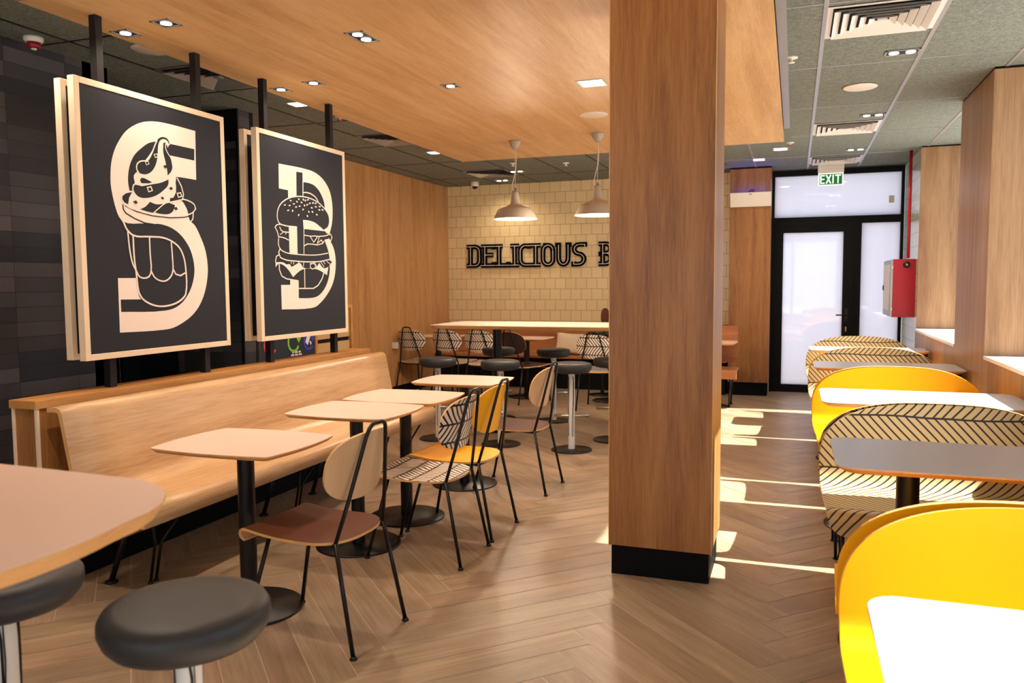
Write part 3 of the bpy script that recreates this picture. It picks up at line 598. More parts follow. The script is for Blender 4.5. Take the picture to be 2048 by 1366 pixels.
dup(T1, 'second square cream-topped table along the oak bench, close to the third', (-2.275, 3.825, 0))
dup(T1, 'third square cream-topped table, touching distance behind the second', (-2.26, 4.385, 0))
dup(T1, 'fourth square cream-topped table, at the far end of the oak bench', (-2.235, 5.255, 0))
dup(T1, 'square table before the back wall bench, left of the upright post', (-4.45, 9.62, 0), group='tables at the back wall bench')
dup(T1, 'square table before the back wall bench beside the cream cushion', (-3.20, 9.58, 0), group='tables at the back wall bench')
dup(T1, 'square table before the back wall bench nearest the pillar', (-2.10, 9.57, 0), group='tables at the back wall bench')
dup(T1, 'square table glimpsed behind the pillar, left of the oak door pier', (-0.93, 9.45, 0), group='tables at the back wall bench')
# high tables
t = thing('high_table', 'long cream-topped bar height table under the pendant lamps', 'table', (-2.18, 7.4, 0))
top_mesh(rrect(2.3, 0.84, 0.05, 0.02), 1.052, 0.034, 0.03).build('tabletop', ['top', 'ply'], t)
for x in (-0.60, 0.95):
    MB().lathe([(0.045, 0.012), (0.045, 1.015)], (x, 0, 0), 28, cap=False).build('post', 'black', t)
    MB().lathe([(0.27, 0), (0.27, 0.008), (0.05, 0.014)], (x, 0, 0), 48).build('base_disc', 'black', t)
t = thing('high_table', 'bar height cream-topped table with rounded corner in the near left foreground', 'table', (-2.17, 0.87, 0))
top_mesh(rrect(2.22, 0.80, 0.25, 0.02), 1.052, 0.034, 0.02).build('tabletop', ['top', 'ply'], t)
for x in (-0.60, 0.55):
    MB().lathe([(0.045, 0.012), (0.045, 1.015)], (x, -0.1, 0), 28, cap=False).build('post', 'black', t)
    MB().lathe([(0.27, 0), (0.27, 0.008), (0.05, 0.014)], (x, -0.1, 0), 48).build('base_disc', 'black', t)
# ================================================================== STOOLS
def stool(loc, rz, label, group):
    t = thing('bar_stool', label, 'stool', loc, rz, group)
    MB().lathe([(0.035, 0.676), (0.13, 0.678), (0.156, 0.684), (0.170, 0.70), (0.178, 0.722), (0.177, 0.742), (0.168, 0.757), (0.14, 0.764), (0.07, 0.767), (0.0005, 0.768)], (0, 0, 0), 48).build('seat', 'leather', t)
    MB().lathe([(0.029, 0.012), (0.029, 0.676)], (0, 0, 0), 28, cap=False).build('post', 'white', t)
    b = MB()
    for k in range(4):
        a = k*PI/2+0.25; ca, sa = math.cos(a), math.sin(a); r = 0.0293
        def fr_(u, v, h, ca=ca, sa=sa, r=r): return (ca*(r+h)-sa*u, sa*(r+h)+ca*u, v)
        b.ribbon([(0.0, 0.648), (0.006, 0.60), (0.0065, 0.45), (-0.001, 0.32), (-0.005, 0.20), (-0.002, 0.12)], 0.0055, -0.004, 0.0008, fr_)
        b.ribbon([(0.011, 0.645), (0.013, 0.55), (0.008, 0.40), (0.010, 0.20), (0.011, 0.13)], 0.002, -0.004, 0.0006, fr_)
    b.build('post_slots', 'black', t)
    MB().tube([(-0.15, 0, 0.30), (0.15, 0, 0.30)], 0.014, 14).build('footrest', 'steel', t)
    MB().lathe([(0.178, 0), (0.178, 0.007), (0.172, 0.011), (0.03, 0.014)], (0, 0, 0), 48).build('base_disc', 'black', t)
    return t
S0 = stool((-1.24, 1.355, 0), 0.5, 'round charcoal bar stool in the near foreground, fully clear of the table', 'bar stools at the near high table')
dup(S0, 'round charcoal bar stool half hidden under the near left table edge', (-1.80, 1.36, 0), 0.2)
for (x, y, a, l_) in ((-3.13, 6.74, 0.05, 'front row bar stool at the left end of the long high table'), (-2.475, 6.66, 2.0, 'front row bar stool standing before the high table post'), (-1.803, 6.613, 0.35, 'front row bar stool with fully visible white post near the pillar'), (-1.56, 7.15, 0.3, 'bar stool at the high table cut off by the pillar'),
                 (-2.98, 7.97, 0.1, 'back row bar stool left of the high table post'), (-2.37, 7.98, 0.2, 'back row bar stool between the post and the pillar, beyond the table')):
    dup(S0, l_, (x, y, 0), a, 'bar stools at the long high table')
# ================================================================== CHAIRS
def chair(loc, rz, kind, label, group):
    """local +x is the way the sitter faces"""
    back = {'natural': 'veneer', 'feather': 'feather_s', 'yellow': 'yellow', 'dark': 'darkbrown'}[kind]
    seat = {'natural': 'brown', 'feather': 'feather_s', 'yellow': 'yellow', 'dark': 'darkbrown'}[kind]
    under = {'natural': 'veneer', 'feather': 'veneer', 'yellow': 'veneer', 'dark': 'darkbrown'}[kind]
    t = thing('dining_chair', label, 'chair', loc, rz, group)
    def SB(a, b): return (-0.222-(b)*0.20+1.35*a*a, -a, 0.728+b)
    o = MB().shell(SB, -0.137, 0.137, lambda b: 0.212*sup(b/0.1372, 2.7), 16, 18, 0.011).build('backrest', [back, back, 'ply'], t)
    def SS(a, b):
        z = 0.436+0.10*max(0, b-0.05)**1.5*2.2+0.10*a*a
        if b <= 0.245: return (b, a, z)
        r = 0.028; th_ = min((b-0.245)/r, 2.7); zc = 0.436+0.22*0.195**1.5-r
        return (0.245+r*math.sin(th_), a, zc+r*math.cos(th_)+0.10*a*a)
    def hw(b):
        if b < -0.04: return 0.217*sup((b+0.04)/0.165, 2.6)
        if b < 0.245: return 0.217-0.012*(b+0.04)/0.285
        return 0.205-0.02*((b-0.245)/0.075)**2
    MB().shell(SS, -0.2045, 0.318, hw, 34, 18, 0.011).build('seat', [under, seat, 'ply'], t)
    f = MB()
    pts = [(-0.178, 0.172, 0.437), (-0.215, 0.132, 0.60), (-0.262, 0.072, 0.845), (-0.270, 0.058, 0.880), (-0.272, 0.045, 0.892), (-0.272, 0.030, 0.897)]
    f.tube(pts+[(x, -y, z) for x, y, z in pts[::-1]], 0.0085, 10)
    f.build('back_frame', 'black', t)
    MB().tube([(-0.165, 0.172, 0.428), (-0.165, 0.09, 0.418), (-0.165, -0.09, 0.418), (-0.165, -0.172, 0.428)], 0.008, 8).tube([(-0.17, 0.165, 0.425), (0.17, 0.135, 0.438)], 0.008).tube([(-0.17, -0.165, 0.425), (0.17, -0.135, 0.438)], 0.008).build('seat_frame', 'black', t)
    for s_ in (-1, 1):
        MB().tube([(-0.178, s_*0.172, 0.440), (-0.266, s_*0.196, 0.008)], 0.009, 10).lathe([(0.015, 0), (0.015, 0.005), (0.009, 0.014)], (-0.267, s_*0.196, 0), 14).build('leg', 'black', t)
        MB().tube([(0.165, s_*0.137, 0.44), (0.272, s_*0.190, 0.008)], 0.009, 10).lathe([(0.015, 0), (0.015, 0.005), (0.009, 0.014)], (0.273, s_*0.190, 0), 14).build('leg', 'black', t)
    return t
G1 = 'chairs facing the square bench tables'; G2 = 'chairs at the back wall tables'
XC = -1.838
ch_n = chair((XC, 2.815, 0), PI-0.06, 'natural', 'pale oak backed chair with brown seat, nearest the camera', G1)
ch_f = chair((XC, 3.825, 0), PI, 'feather', 'cream chair with black vein print, second from the camera', G1)
ch_y = chair((XC, 4.29, 0), PI-0.03, 'yellow', 'bright yellow chair beside the vein-print chair', G1)
dup(ch_n, 'pale oak backed chair with brown seat beyond the yellow chair', (XC, 5.31, 0), PI-0.02)
dup(ch_f, 'vein-print chair at the back, nearest the left oak wall', (-4.63, 9.40, 0), PI/2-0.15, G2)
dup(ch_f, 'vein-print chair at the back, second from the left oak wall', (-4.14, 9.42, 0), PI/2-0.12, G2)
dup(ch_f, 'vein-print chair at the back, third from the left oak wall', (-3.66, 9.33, 0), PI/2-0.05, G2)
chair((-3.12, 9.22, 0), PI/2-0.5, 'dark', 'dark brown chair turned sideways beside the high table post', G2)
dup(ch_f, 'vein-print chair at the back, partly cut off by the pillar', (-2.12, 8.95, 0), PI/2, G2)
# ================================================================== BACK BENCH
t = thing('wall_bench', 'reddish oak bench with high back panel along the tiled back wall', 'bench', (-2.6, 10.6, 0))
MB().box((-2.27, 0.19, 0.0), (1.80, 0.345, 0.885), 0, 0.002).build('back_panel', 'oak_x', t)
MB().box((-2.27, -0.24, 0.425), (1.80, 0.19, 0.455), 0, 0.003).build('seat', 'oak_x', t)
MB().box((-2.25, -0.12, 0.0), (1.78, 0.19, 0.425)).build('base', 'black_matt', t)
t = thing('wall_bench', 'small oak bench end glimpsed between the pillar and the door pier', 'bench', (-0.72, 9.62, 0))
def S_(a, b): return (a, b, 0)
MB().box((-0.14, 0.10, 0.50), (0.10, 0.13, 0.93), 0, 0.004).build('back_panel', 'oak_x', t)
MB().box((-0.14, -0.28, 0.42), (0.115, 0.12, 0.445), 0, 0.004).box((-0.14, -0.295, 0.34), (0.115, -0.275, 0.445), 0, 0.004).build('seat', 'oak_x', t)
for y in (-0.2, 0.08):
    MB().tube([(0.05, y, 0.42), (0.03, y, 0.01)], 0.012).lathe([(0.025, 0), (0.025, 0.008)], (0.03, y, 0), 12).build('leg', 'black', t)
# cushions
def cushion(loc, rot, label, mat, w=0.42, h=0.30, d=0.13):
    b = MB(); n = 16
    def P(i, j, s_):
        u = -1+2*i/n; v = -1+2*j/n
        k = (1-abs(u)**2.2)*(1-abs(v)**2.2); pin = 1-0.07*(1-max(abs(u), abs(v))**6 if False else (1-(abs(u)*abs(v))**1.5))*max(abs(u), abs(v))**3
        return (u*w/2*pin, s_*d/2*(k**0.45), v*h/2*pin)
    for s_ in (-1, 1):
        g_ = [[b.bm.verts.new(P(i, j, s_)) for j in range(n+1)] for i in range(n+1)]
        for i in range(n):
            for j in range(n):
                q = (g_[i][j], g_[i+1][j], g_[i+1][j+1], g_[i][j+1]); b.face(q if s_ < 0 else q[::-1], 0, None, True)
    bmesh.ops.remove_doubles(b.bm, verts=b.bm.verts, dist=1e-5)
    o = b.build('cushion', mat); o.location = loc; o.rotation_euler = rot; tag(o, label, 'cushion', 'cushions on the back wall bench'); return o
cushion((-2.92, 10.62, 0.615), (-0.35, 0.06, 0.05), 'cream linen cushion leaning on the back wall bench', 'linen', 0.40, 0.30)
cushion((-2.50, 10.58, 0.655), (-0.30, -0.2, -0.1), 'black cushion beside the cream one on the back wall bench', 'black_matt', 0.36, 0.28)
# small stool with backrest behind the high table
t = thing('bar_chair', 'bar chair with small brown curved back beyond the high table, beside the pillar', 'chair', (-2.32, 10.02, 0), -PI/2)
# ================================================================== RIGHT: booth benches and tables
ZT = 0.858
def booth(y, facing, kind, label, group):
    """local: seat runs towards -y"""
    t = thing('booth_bench', label, 'bench', (0.665, y, 0), 0 if facing < 0 else PI, group)
    mt = {'yellow': 'yellow', 'feather': 'feather_l'}[kind]
    r = 0.075; zs = 0.452; Lb = ZT-zs-r; La = r*PI/2; Ls = 0.41
    Ltot = Lb+La+Ls+0.047+0.075
    def S(a, s_):
        s_ = s_
        bow = 0.05*(a/0.53)**2
        if s_ < Lb: return (a, -0.055*(s_/Lb)-bow*max(0, 1-s_/Lb)*0.6, ZT-s_)
        if s_ < Lb+La:
            th_ = (s_-Lb)/r; return (a, -0.055-r*(1-math.cos(th_)), zs+r-r*math.sin(th_))
        q = s_-Lb-La
        if q < Ls: return (a, -0.055-r-q, zs+0.006*math.sin(q/Ls*PI)*-1)
        q -= Ls; th_ = min(q/0.03, PI/2); ex = max(0, q-0.03*PI/2)
        return (a, -0.055-r-Ls-0.03*math.sin(th_), zs-0.03*(1-math.cos(th_))-ex)
    def hw(s_):
        if s_ < 0.30: return 0.535*sup((0.30-s_)/0.30, 2.7)
        e_ = Ltot-s_
        if e_ < 0.11: return 0.535-0.02-0.09*(1-sup((0.11-e_)/0.11, 2.2))
        return 0.535-0.02*(s_-0.30)/(Ltot-0.41)
    MB().shell(S, 0.0, Ltot, hw, 60, 30, 0.014).build('shell', [mt, mt, 'ply'], t)
    MB().box((-0.44, -0.47, 0.40), (0.44, -0.09, 0.435)).build('seat_frame', 'black', t)
    for sx_ in (-1, 1):
        for sy_ in (-0.43, -0.12):
            for k in (-1, 1):
                MB().tube([(sx_*(0.40+0.05*k), sy_+0.02*k, 0.41), (sx_*0.43+0.008*k, sy_, 0.01)], 0.008).lathe([(0.013, 0), (0.013, 0.008)], (sx_*0.43+0.008*k, sy_, 0), 10).build('leg', 'black', t)
    return t
GB = 'moulded booth benches along the windows'
YBK = [2.36, 4.22, 6.0, 7.70, 9.30]
by = booth(YBK[0], -1, 'yellow', 'yellow booth bench closest to the camera, behind the nearest white table', GB)
dup(by, 'yellow booth bench back to back with the nearest one, facing away', (0.665, YBK[0]+0.055, 0), PI)
bf = booth(YBK[1], -1, 'feather', 'largest vein-print booth bench, facing the camera behind the grey-lit table', GB)
dup(bf, 'vein-print booth bench back to back with the largest vein-print one', (0.665, YBK[1]+0.055, 0), PI)
dup(by, 'yellow booth bench in the middle of the window row, facing the camera', (0.665, YBK[2], 0))
dup(by, 'yellow booth bench back to back with the middle yellow one', (0.665, YBK[2]+0.055, 0), PI)
dup(bf, 'vein-print booth bench second from the exit door, facing the camera', (0.665, YBK[3], 0))
dup(by, 'yellow booth bench back to back with the second vein-print bench from the door', (0.665, YBK[3]+0.055, 0), PI)
dup(bf, 'vein-print booth bench farthest away, next to the exit door', (0.665, YBK[4], 0))
def rtable(yc, d, label):
    t = thing('booth_table', label, 'table', (0.69, yc, 0), 0, 'white-topped tables along the windows')
    out = rrect(1.07, d, 0.07, 0.0)
    top_mesh([(x+0.0, y) for x, y in out], 0.775, 0.024, 0.03).build('tabletop', ['top_white', 'ply'], t)
    for x in (-0.26,):
        MB().lathe([(0.042, 0.012), (0.042, 0.75)], (x, 0, 0), 28, cap=False).build('post', 'black', t)
        MB().lathe([(0.24, 0), (0.24, 0.008), (0.05, 0.014)], (x, 0, 0), 48).build('base_disc', 'black', t)
    MB().box((0.42, -0.05, 0.67), (0.535, 0.05, 0.75)).build('wall_bracket', 'black', t)
    return t
for yc, d, l_ in ((1.525, 0.63, 'white rectangular table in the bottom right corner, closest of the window row'), (3.39, 0.61, 'white rectangular table in shade before the largest vein-print bench'), (5.06, 0.65, 'white rectangular table in bright sun before the middle yellow bench'), (6.93, 0.57, 'white rectangular table beside the oak window pier, fourth from the camera'), (8.60, 0.50, 'white rectangular table farthest away, before the exit door')):
    rtable(yc, d, l_)
# ================================================================== PENDANTS
def pendant(x, y, label):
    t = thing('pendant_lamp', label, 'lamp', (x, y, ZS), 0, 'enamel pendant lamps over the high table')
    Z = lambda z: z-ZS
    MB().lathe([(0.058, 0.0), (0.058, -0.012), (0.050, -0.04), (0.030, -0.072), (0.018, -0.084), (0.004, -0.086)], (0, 0, 0), 32).build('canopy', 'lampgrey', t)
    MB().tube([(0, 0, -0.08), (0, 0, Z(2.40))], 0.0022, 6).build('suspension_cable', 'offwhite', t)
    MB().tube([(0.004, 0, -0.08), (0.012, 0.0, -0.18), (0.006, 0.0, -0.28), (-0.015, 0.0, -0.36), (-0.035, 0.0, -0.44), (-0.022, 0.0, -0.485), (0, 0, Z(2.358))], 0.0034, 8).build('power_cord', 'offwhite', t)
    MB().lathe([(0.216, Z(2.083)), (0.214, Z(2.089)), (0.198, Z(2.125)), (0.172, Z(2.178)), (0.150, Z(2.188)), (0.100, Z(2.204)), (0.062, Z(2.224)), (0.050, Z(2.232)), (0.040, Z(2.29)), (0.030, Z(2.345)), (0.022, Z(2.352)), (0.012, Z(2.354))], (0, 0, 0), 48).build('shade', 'lampgrey', t)
    MB().lathe([(0.213, Z(2.0835)), (0.19, Z(2.10)), (0.10, Z(2.12)), (0.0005, Z(2.125))][::-1], (0, 0, 0), 48, cap=False)
    b = MB(); b.lathe([(0.2145, Z(2.0829)), (0.212, Z(2.0822)), (0.15, Z(2.0835)), (0.0008, Z(2.0855))], (0, 0, 0), 48, cap=False); b.build('glowing_inside', 'pendant_white', t)
    b = MB(); b.lathe([(0.030, Z(2.352)), (0.030, Z(2.357)), (0.012, Z(2.362)), (0.010, Z(2.385))], (0, 0, 0), 20)
    b.tube([(0.016*math.cos(a*PI/6), 0, Z(2.40)+0.016*math.sin(a*PI/6)) for a in range(12)], 0.003, 6, closed=True)
    b.build('collar', 'steel', t)
    l = bpy.data.lights.new('bulb', 'POINT'); l.energy = 34; l.color = WARM; l.shadow_soft_size = 0.09
    lo = bpy.data.objects.new('bulb', l); COL.objects.link(lo); lo.parent = t; lo.location = (0, 0, Z(2.0))
    return t
pendant(-2.617, 7.505, 'warm grey enamel pendant lamp over the left part of the high table')
pendant(-1.762, 7.40, 'warm grey enamel pendant lamp partly hidden by the pillar')
# ================================================================== WALL SIGN
sg = thing('wall_sign', 'black raised lettering DELICIOUS on the cream tiled back wall', 'sign', (-3.7, YB, 1.85))
def arc(cx, cz, rx, rz_, a0, a1, n=10):
    return [(cx+rx*math.cos(math.radians(a0+(a1-a0)*k/n)), cz+rz_*math.sin(math.radians(a0+(a1-a0)*k/n))) for k in range(n+1)]
def glyph(ch, w):
    h = 0.165; x0, x1 = 0.027, w-0.027; t_ = h-0.027; b_ = -h+0.027; sx_ = 0.058
    if ch == 'D': return [[(0.0, t_), (x1-0.07, t_)]+arc(x1-0.075, t_-0.075, 0.075, 0.075, 90, 0)+arc(x1-0.075, b_+0.075, 0.075, 0.075, 0, -90)+[(0.0, b_)], [(sx_, t_), (sx_, b_)]]
    if ch == 'E': return [[(0.0, t_), (w, t_), (w, t_)], [(w-0.02, t_), (w-0.02, t_-0.045)], [(sx_, t_), (sx_, b_)], [(sx_, 0.015), (w-0.03, 0.015)], [(0, b_), (w, b_)], [(w-0.02, b_), (w-0.02, b_+0.05)]]
    if ch == 'L': return [[(0.0, t_), (0.105, t_)], [(0.053, t_), (0.053, b_)], [(0, b_), (w, b_)], [(w-0.022, b_), (w-0.022, b_+0.05)]]
    if ch == 'I': return [[(0, t_), (w, t_)], [(w/2, t_), (w/2, b_)], [(0, b_), (w, b_)]]
    if ch == 'C': return [[(w, t_), (x0+0.075, t_)]+arc(x0+0.08, t_-0.08, 0.08, 0.08, 90, 180)+arc(x0+0.08, b_+0.08, 0.08, 0.08, 180, 270)+[(w, b_)], [(w-0.04, t_), (w-0.04, t_-0.045)]]
    if ch == 'O': return [arc(w/2, t_-0.075, (x1-x0)/2, 0.075, 0, 180)+arc(w/2, b_+0.075, (x1-x0)/2, 0.075, 180, 360)+[(x1, t_-0.075), (x1, t_-0.06)], [(w/2-0.07, t_), (w/2, t_)]]
    if ch == 'U': return [[(0.0, t_), (0.085, t_)], [(0.05, t_)]+arc(w/2, b_+0.09, w/2-0.05, 0.09, 180, 360)+[(w-0.05, t_)], [(w-0.085, t_), (w, t_)]]
    if ch == 'S': return [[(w-0.015, t_-0.035), (w-0.015, t_), (x0+0.07, t_)]+arc(x0+0.075, t_-0.065, 0.075, 0.065, 90, 270, 12)+[(x1-0.08, t_-0.13)]+arc(x1-0.08, (t_-0.13+b_)/2, 0.08, (t_-0.13-b_)/2, 90, -90, 12)+[(0.02, b_), (0.02, b_+0.04)]]
    if ch == 'B': return [[(0, t_), (x1-0.06, t_)]+arc(x1-0.065, t_-0.065, 0.06, 0.065, 90, -90)+[(sx_, t_-0.13)], [(x1-0.065, t_-0.13)]+arc(x1-0.075, (t_-0.13+b_)/2, 0.075, (t_-0.13-b_)/2, 90, -90)+[(0, b_)], [(sx_, t_), (sx_, b_)], [(0.0, 0.0), (sx_, 0.0)]]
LET = [('D', -4.574, -4.347), ('E', -4.347, -4.129), ('L', -4.120, -3.902), ('I', -3.891, -3.762), ('C', -3.768, -3.573), ('I', -3.579, -3.436), ('O', -3.425, -3.224), ('U', -3.216, -2.977), ('S', -2.964, -2.770), ('B', -2.586, -2.385)]
for k, (c_, a, b) in enumerate(LET):
    w = b-a; mb = MB(); inl = MB()
    fr_ = lambda u, v, hh, a=a: (u+a+3.7, -hh, v)
    for q, st in enumerate(glyph(c_, w)):
        st = [st[0]]+[p for i, p in enumerate(st[1:], 1) if (Vector(p)-Vector(st[i-1])).length > 1e-4]
        mb.ribbon(st, 0.066, 0.004, 0.034+0.0004*q, fr_)
        if (Vector(st[0])-Vector(st[-1])).length > 0.09 or len(st) > 12:
            off = [(x+0.004, z-0.0) for x, z in st]
            inl.ribbon(off, 0.0075, 0.033, 0.037+0.0004*q, fr_)
    o = mb.build('letter', 'navy_print', sg); inl.build('inline_stripe', 'cream', o)
# ================================================================== EXIT SIGN
t = thing('exit_sign', 'green EXIT sign hanging from the ceiling before the glass door', 'sign', (0.392, 10.55, 0))
MB().box((-0.147, -0.03, 2.762), (0.147, 0.03, ZC), 0, 0.004).box((-0.15, -0.034, 2.79), (0.15, 0.034, 2.797)).box((-0.15, -0.034, 2.83), (0.15, 0.034, 2.836)).build('housing', 'offwhite', t)
MB().box((-0.143, -0.008, 2.612), (0.143, 0.008, 2.762), 0, 0.002).build('panel_edge', 'exit_white', t)
MB().box((-0.128, -0.0095, 2.625), (0.128, 0.0095, 2.75)).build('green_panel', 'exit_green', t)
gl_ = MB(); F_ = lambda u, v, hh: (u, -hh, v)
zt, zb = 2.733, 2.643
for st in ([(-0.068, zt), (-0.113, zt), (-0.113, zb), (-0.068, zb)], [(-0.113, 2.689), (-0.072, 2.689)], [(-0.052, zt+0.008), (0.0, zb-0.008)], [(0.0, zt+0.008), (-0.052, zb-0.008)], [(0.026, zt+0.008), (0.026, zb-0.008)], [(0.048, zt), (0.116, zt)], [(0.082, zt), (0.082, zb-0.008)]):
    gl_.ribbon(st, 0.016, 0.009, 0.0105, F_)
gl_.build('lettering', 'exit_white', t)
# ================================================================== FIRE CABINET, PIPE
t = thing('fire_hose_cabinet', 'red fire hose cabinet on the right wall beside the exit door', 'cabinet', (1.14, 10.26, 1.365))
MB().box((-0.10, -0.38, -0.325), (0.128, 0.38, 0.325), 0, 0.003).build('body', 'red', t)
dr = MB().box((-0.125, -0.375, -0.318), (-0.100, 0.375, 0.318), 0, 0.003).build('door', 'silver', t)
MB().box((-0.128, -0.28, -0.25), (-0.124, 0.33, 0.27)).build('door_glass', 'offwhite', dr)
MB().box((-0.14, 0.28, -0.03), (-0.125, 0.31, 0.03), 0, 0.003).build('latch', 'black', dr)
for z in (-0.235, 0.235): MB().box((-0.114, -0.3825, z-0.014), (-0.100, -0.379, z+0.014)).build('hinge', 'offwhite', t)
MB().lathe([(0.036, -0.012), (0.036, 0.0), (0.0005, 0.001)], (0, 0, 0), 20).build('pipe_entry', 'black', t).matrix_local = Matrix.Translation((0.035, -0.392, 0.262)) @ Matrix.Rotation(PI/2, 4, 'X')
MB().lathe([(0.014, 0.0), (0.014, 0.04), (0.001, 0.041)], (0, 0, 0), 12).build('valve', 'steel', t).matrix_local = Matrix.Translation((0.035, -0.38, 0.262)) @ Matrix.Rotation(PI/2, 4, 'X')
o = MB().lathe([(0.017, 1.70), (0.017, ZC)], (0, 0, 0), 16).build('fire_pipe', 'red'); o.location = (1.186, 9.862, -0.06+0.06); tag(o, 'thin red vertical pipe dropping from the ceiling to the fire cabinet', 'pipe')
# ================================================================== INSECT TRAP on the oak door pier
t = thing('insect_trap', 'white wedge shaped wall unit with blue light on the oak pier left of the door', 'light trap', (-0.535, 10.5, 2.47))
MB().prism([(-0.02, -0.085), (-0.035, -0.085), (-0.115, 0.082), (-0.108, 0.085), (-0.028, -0.075), (-0.02, -0.075)], -0.245, 0.245, 0, 'x').build('cover', 'offwhite', t)
MB().box((-0.24, -0.03, -0.08), (0.24, -0.001, 0.02), 0, 0.002).build('back_plate', 'offwhite', t)
MB().tube([(-0.2, -0.05, 0.055), (0.2, -0.05, 0.055)], 0.009, 10).build('tube', 'uv', t)
MB().tube([(-0.03, -0.04, 0.09), (0.0, -0.03, 0.12), (0.04, -0.03, 0.125), (0.03, -0.02, 0.10), (-0.01, -0.012, 0.085)], 0.006, 6).build('cable', 'black', t)
MB().box((-0.012, -0.1125, 0.058), (0.012, -0.108, 0.066)).build('label_dot', 'black', t)
# ================================================================== WASTE STATION
t = thing('waste_station', 'oak waste sorting station with coloured icons behind the low partition', 'waste station', (-4.64, 6.57, 0))
MB().box((-0.238, -0.80, 0), (0.24, -0.765, 1.24), 0, 0.002).box((-0.238, 0.10, 0), (0.24, 0.135, 1.24), 0, 0.002).box((-0.238, 0.765, 0), (0.24, 0.80, 1.24), 0, 0.002).box((-0.238, -0.765, 1.205), (0.24, 0.765, 1.24)).build('carcass', 'oak_cap', t)
MB().box((-0.2, -0.765, 0.05), (0.225, 0.10, 1.205)).build('icon_panel', 'petrol', t)
MB().box((-0.2, 0.135, 0.05), (0.215, 0.765, 0.865)).box((-0.2, 0.135, 0.905), (0.215, 0.765, 1.205)).build('tray_panel', 'beige', t)
MB().box((-0.2, 0.135, 0.865), (0.20, 0.765, 0.905)).build('slot', 'black_matt', t)
FX = lambda u, v, hh: (hh, u, v)
IC = ['icon_red', 'icon_green', 'icon_blue', 'cream']
ic = MB().ribbon(arc(-0.60, 0.91, 0.085, 0.085, 110, 330, 16), 0.02, 0.225, 0.228, FX, 0)
ic.prism([(-0.64, 0.96), (-0.55, 0.97), (-0.55, 0.955), (-0.64, 0.945)], 0.225, 0.229, 3, 'x'); ic.ribbon([(-0.615, 0.94), (-0.595, 0.85)], 0.009, 0.225, 0.229, FX, 3); ic.prism([(-0.57, 0.94), (-0.55, 0.94), (-0.55, 0.85), (-0.575, 0.85)], 0.225, 0.229, 3, 'x')
ic.build('cup_icon', IC, t)
ic = MB().ribbon(arc(-0.245, 0.915, 0.085, 0.085, 150, 330, 14), 0.022, 0.225, 0.228, FX, 1)
ic.prism([(-0.205, 0.955), (-0.125, 0.955), (-0.165, 0.90)], 0.225, 0.228, 1, 'x').build('arrow_icon', IC, t)
ic = MB().ribbon(arc(0.0, 0.915, 0.08, 0.085, 140, 320, 14), 0.022, 0.225, 0.228, FX, 2)
ic.prism([(0.035, 0.945), (0.095, 0.945), (0.065, 0.88)], 0.225, 0.228, 2, 'x'); ic.prism([(0.05, 0.945), (0.08, 0.945), (0.08, 1.0), (0.05, 1.0)], 0.225, 0.2285, 2, 'x')
ic.prism([(-0.06, 0.90), (-0.01, 0.99), (0.03, 0.96), (-0.02, 0.87)], 0.225, 0.2295, 3, 'x'); ic.prism([(0.01, 0.91), (0.035, 0.90), (0.045, 0.875), (0.025, 0.87)], 0.225, 0.2295, 3, 'x')
ic.build('pour_icon', IC, t)
ic = MB()
for row, (z, words, y) in enumerate(((0.817, (2, 4, 3), -0.27), (0.792, (4, 4, 4), -0.29))):
    for n__ in words:
        for k in range(n__): ic.prism([(y, z-0.008), (y+0.009, z-0.008), (y+0.009, z+0.008), (y, z+0.008)], 0.225, 0.2275, 3, 'x'); y += 0.0125
        y += 0.012
ic.build('printed_text', IC, t)
# ================================================================== CEILING FITTINGS
def lamp(x, y, z, power, r=0.05, spread=2.6):
    l = bpy.data.lights.new('lamp_light', 'SPOT'); l.energy = power; l.color = WARM; l.spot_size = spread; l.spot_blend = 0.9; l.shadow_soft_size = r
    return l
def downlight(x, y, z, n, label, group, power=30, rz=0):
    t = thing('ceiling_downlight', label, 'light', (x, y, z), rz, group)
    s_ = 0.058; off = [0] if n == 1 else [-0.048, 0.048]; lx = s_ if n == 1 else 0.10
    b = MB(); b.box((-s_, -lx, -0.004), (s_, -lx+0.010, 0.0)); b.box((-s_, lx-0.010, -0.004), (s_, lx, 0.0)); b.box((-s_, -lx, -0.004), (-s_+0.010, lx, 0)); b.box((s_-0.010, -lx, -0.004), (s_, lx, 0))
    b.build('frame', 'silver', t)
    MB().box((-s_+0.006, -lx+0.006, -0.0012), (s_-0.006, lx-0.006, 0.0)).build('recess', 'post', t)
    for o_ in off:
        MB().lathe([(0.028, -0.0015), (0.029, -0.005), (0.024, -0.006), (0.0005, -0.007)], (0, o_, 0), 20).build('lens', 'lamp', t)
    lo = bpy.data.objects.new('lamp_light', lamp(0, 0, 0, power)); COL.objects.link(lo); lo.parent = t; lo.location = (0, 0, -0.02)
    return t
GD = 'square downlights in the oak ceiling'
for x, y, n, l_, pw_ in ((-3.514, 3.546, 1, 'single downlight over the ice cream board, nearer the board edge', 26), (-3.181, 3.49, 1, 'single downlight right of its neighbour above the ice cream board', 26), (-3.492, 4.933, 1, 'single downlight above the burger board, left of the pair', 26), (-3.172, 4.858, 1, 'single downlight above the burger board, right of the pair', 26), (-2.32, 5.276, 1, 'single downlight in the middle of the oak ceiling', 40), (-2.33, 4.066, 2, 'twin downlight in the middle of the oak ceiling', 60)):
    downlight(x, y, ZS, n, l_, GD, pw_)
downlight(-3.55, 2.91, ZS, 1, 'bright downlight cut off by the top left picture corner', GD, 30)
downlight(-2.33, 2.0, ZS, 2, 'twin downlight nearer the camera, above the picture edge', GD, 60)
GR = 'twin downlights in the grey ceiling'
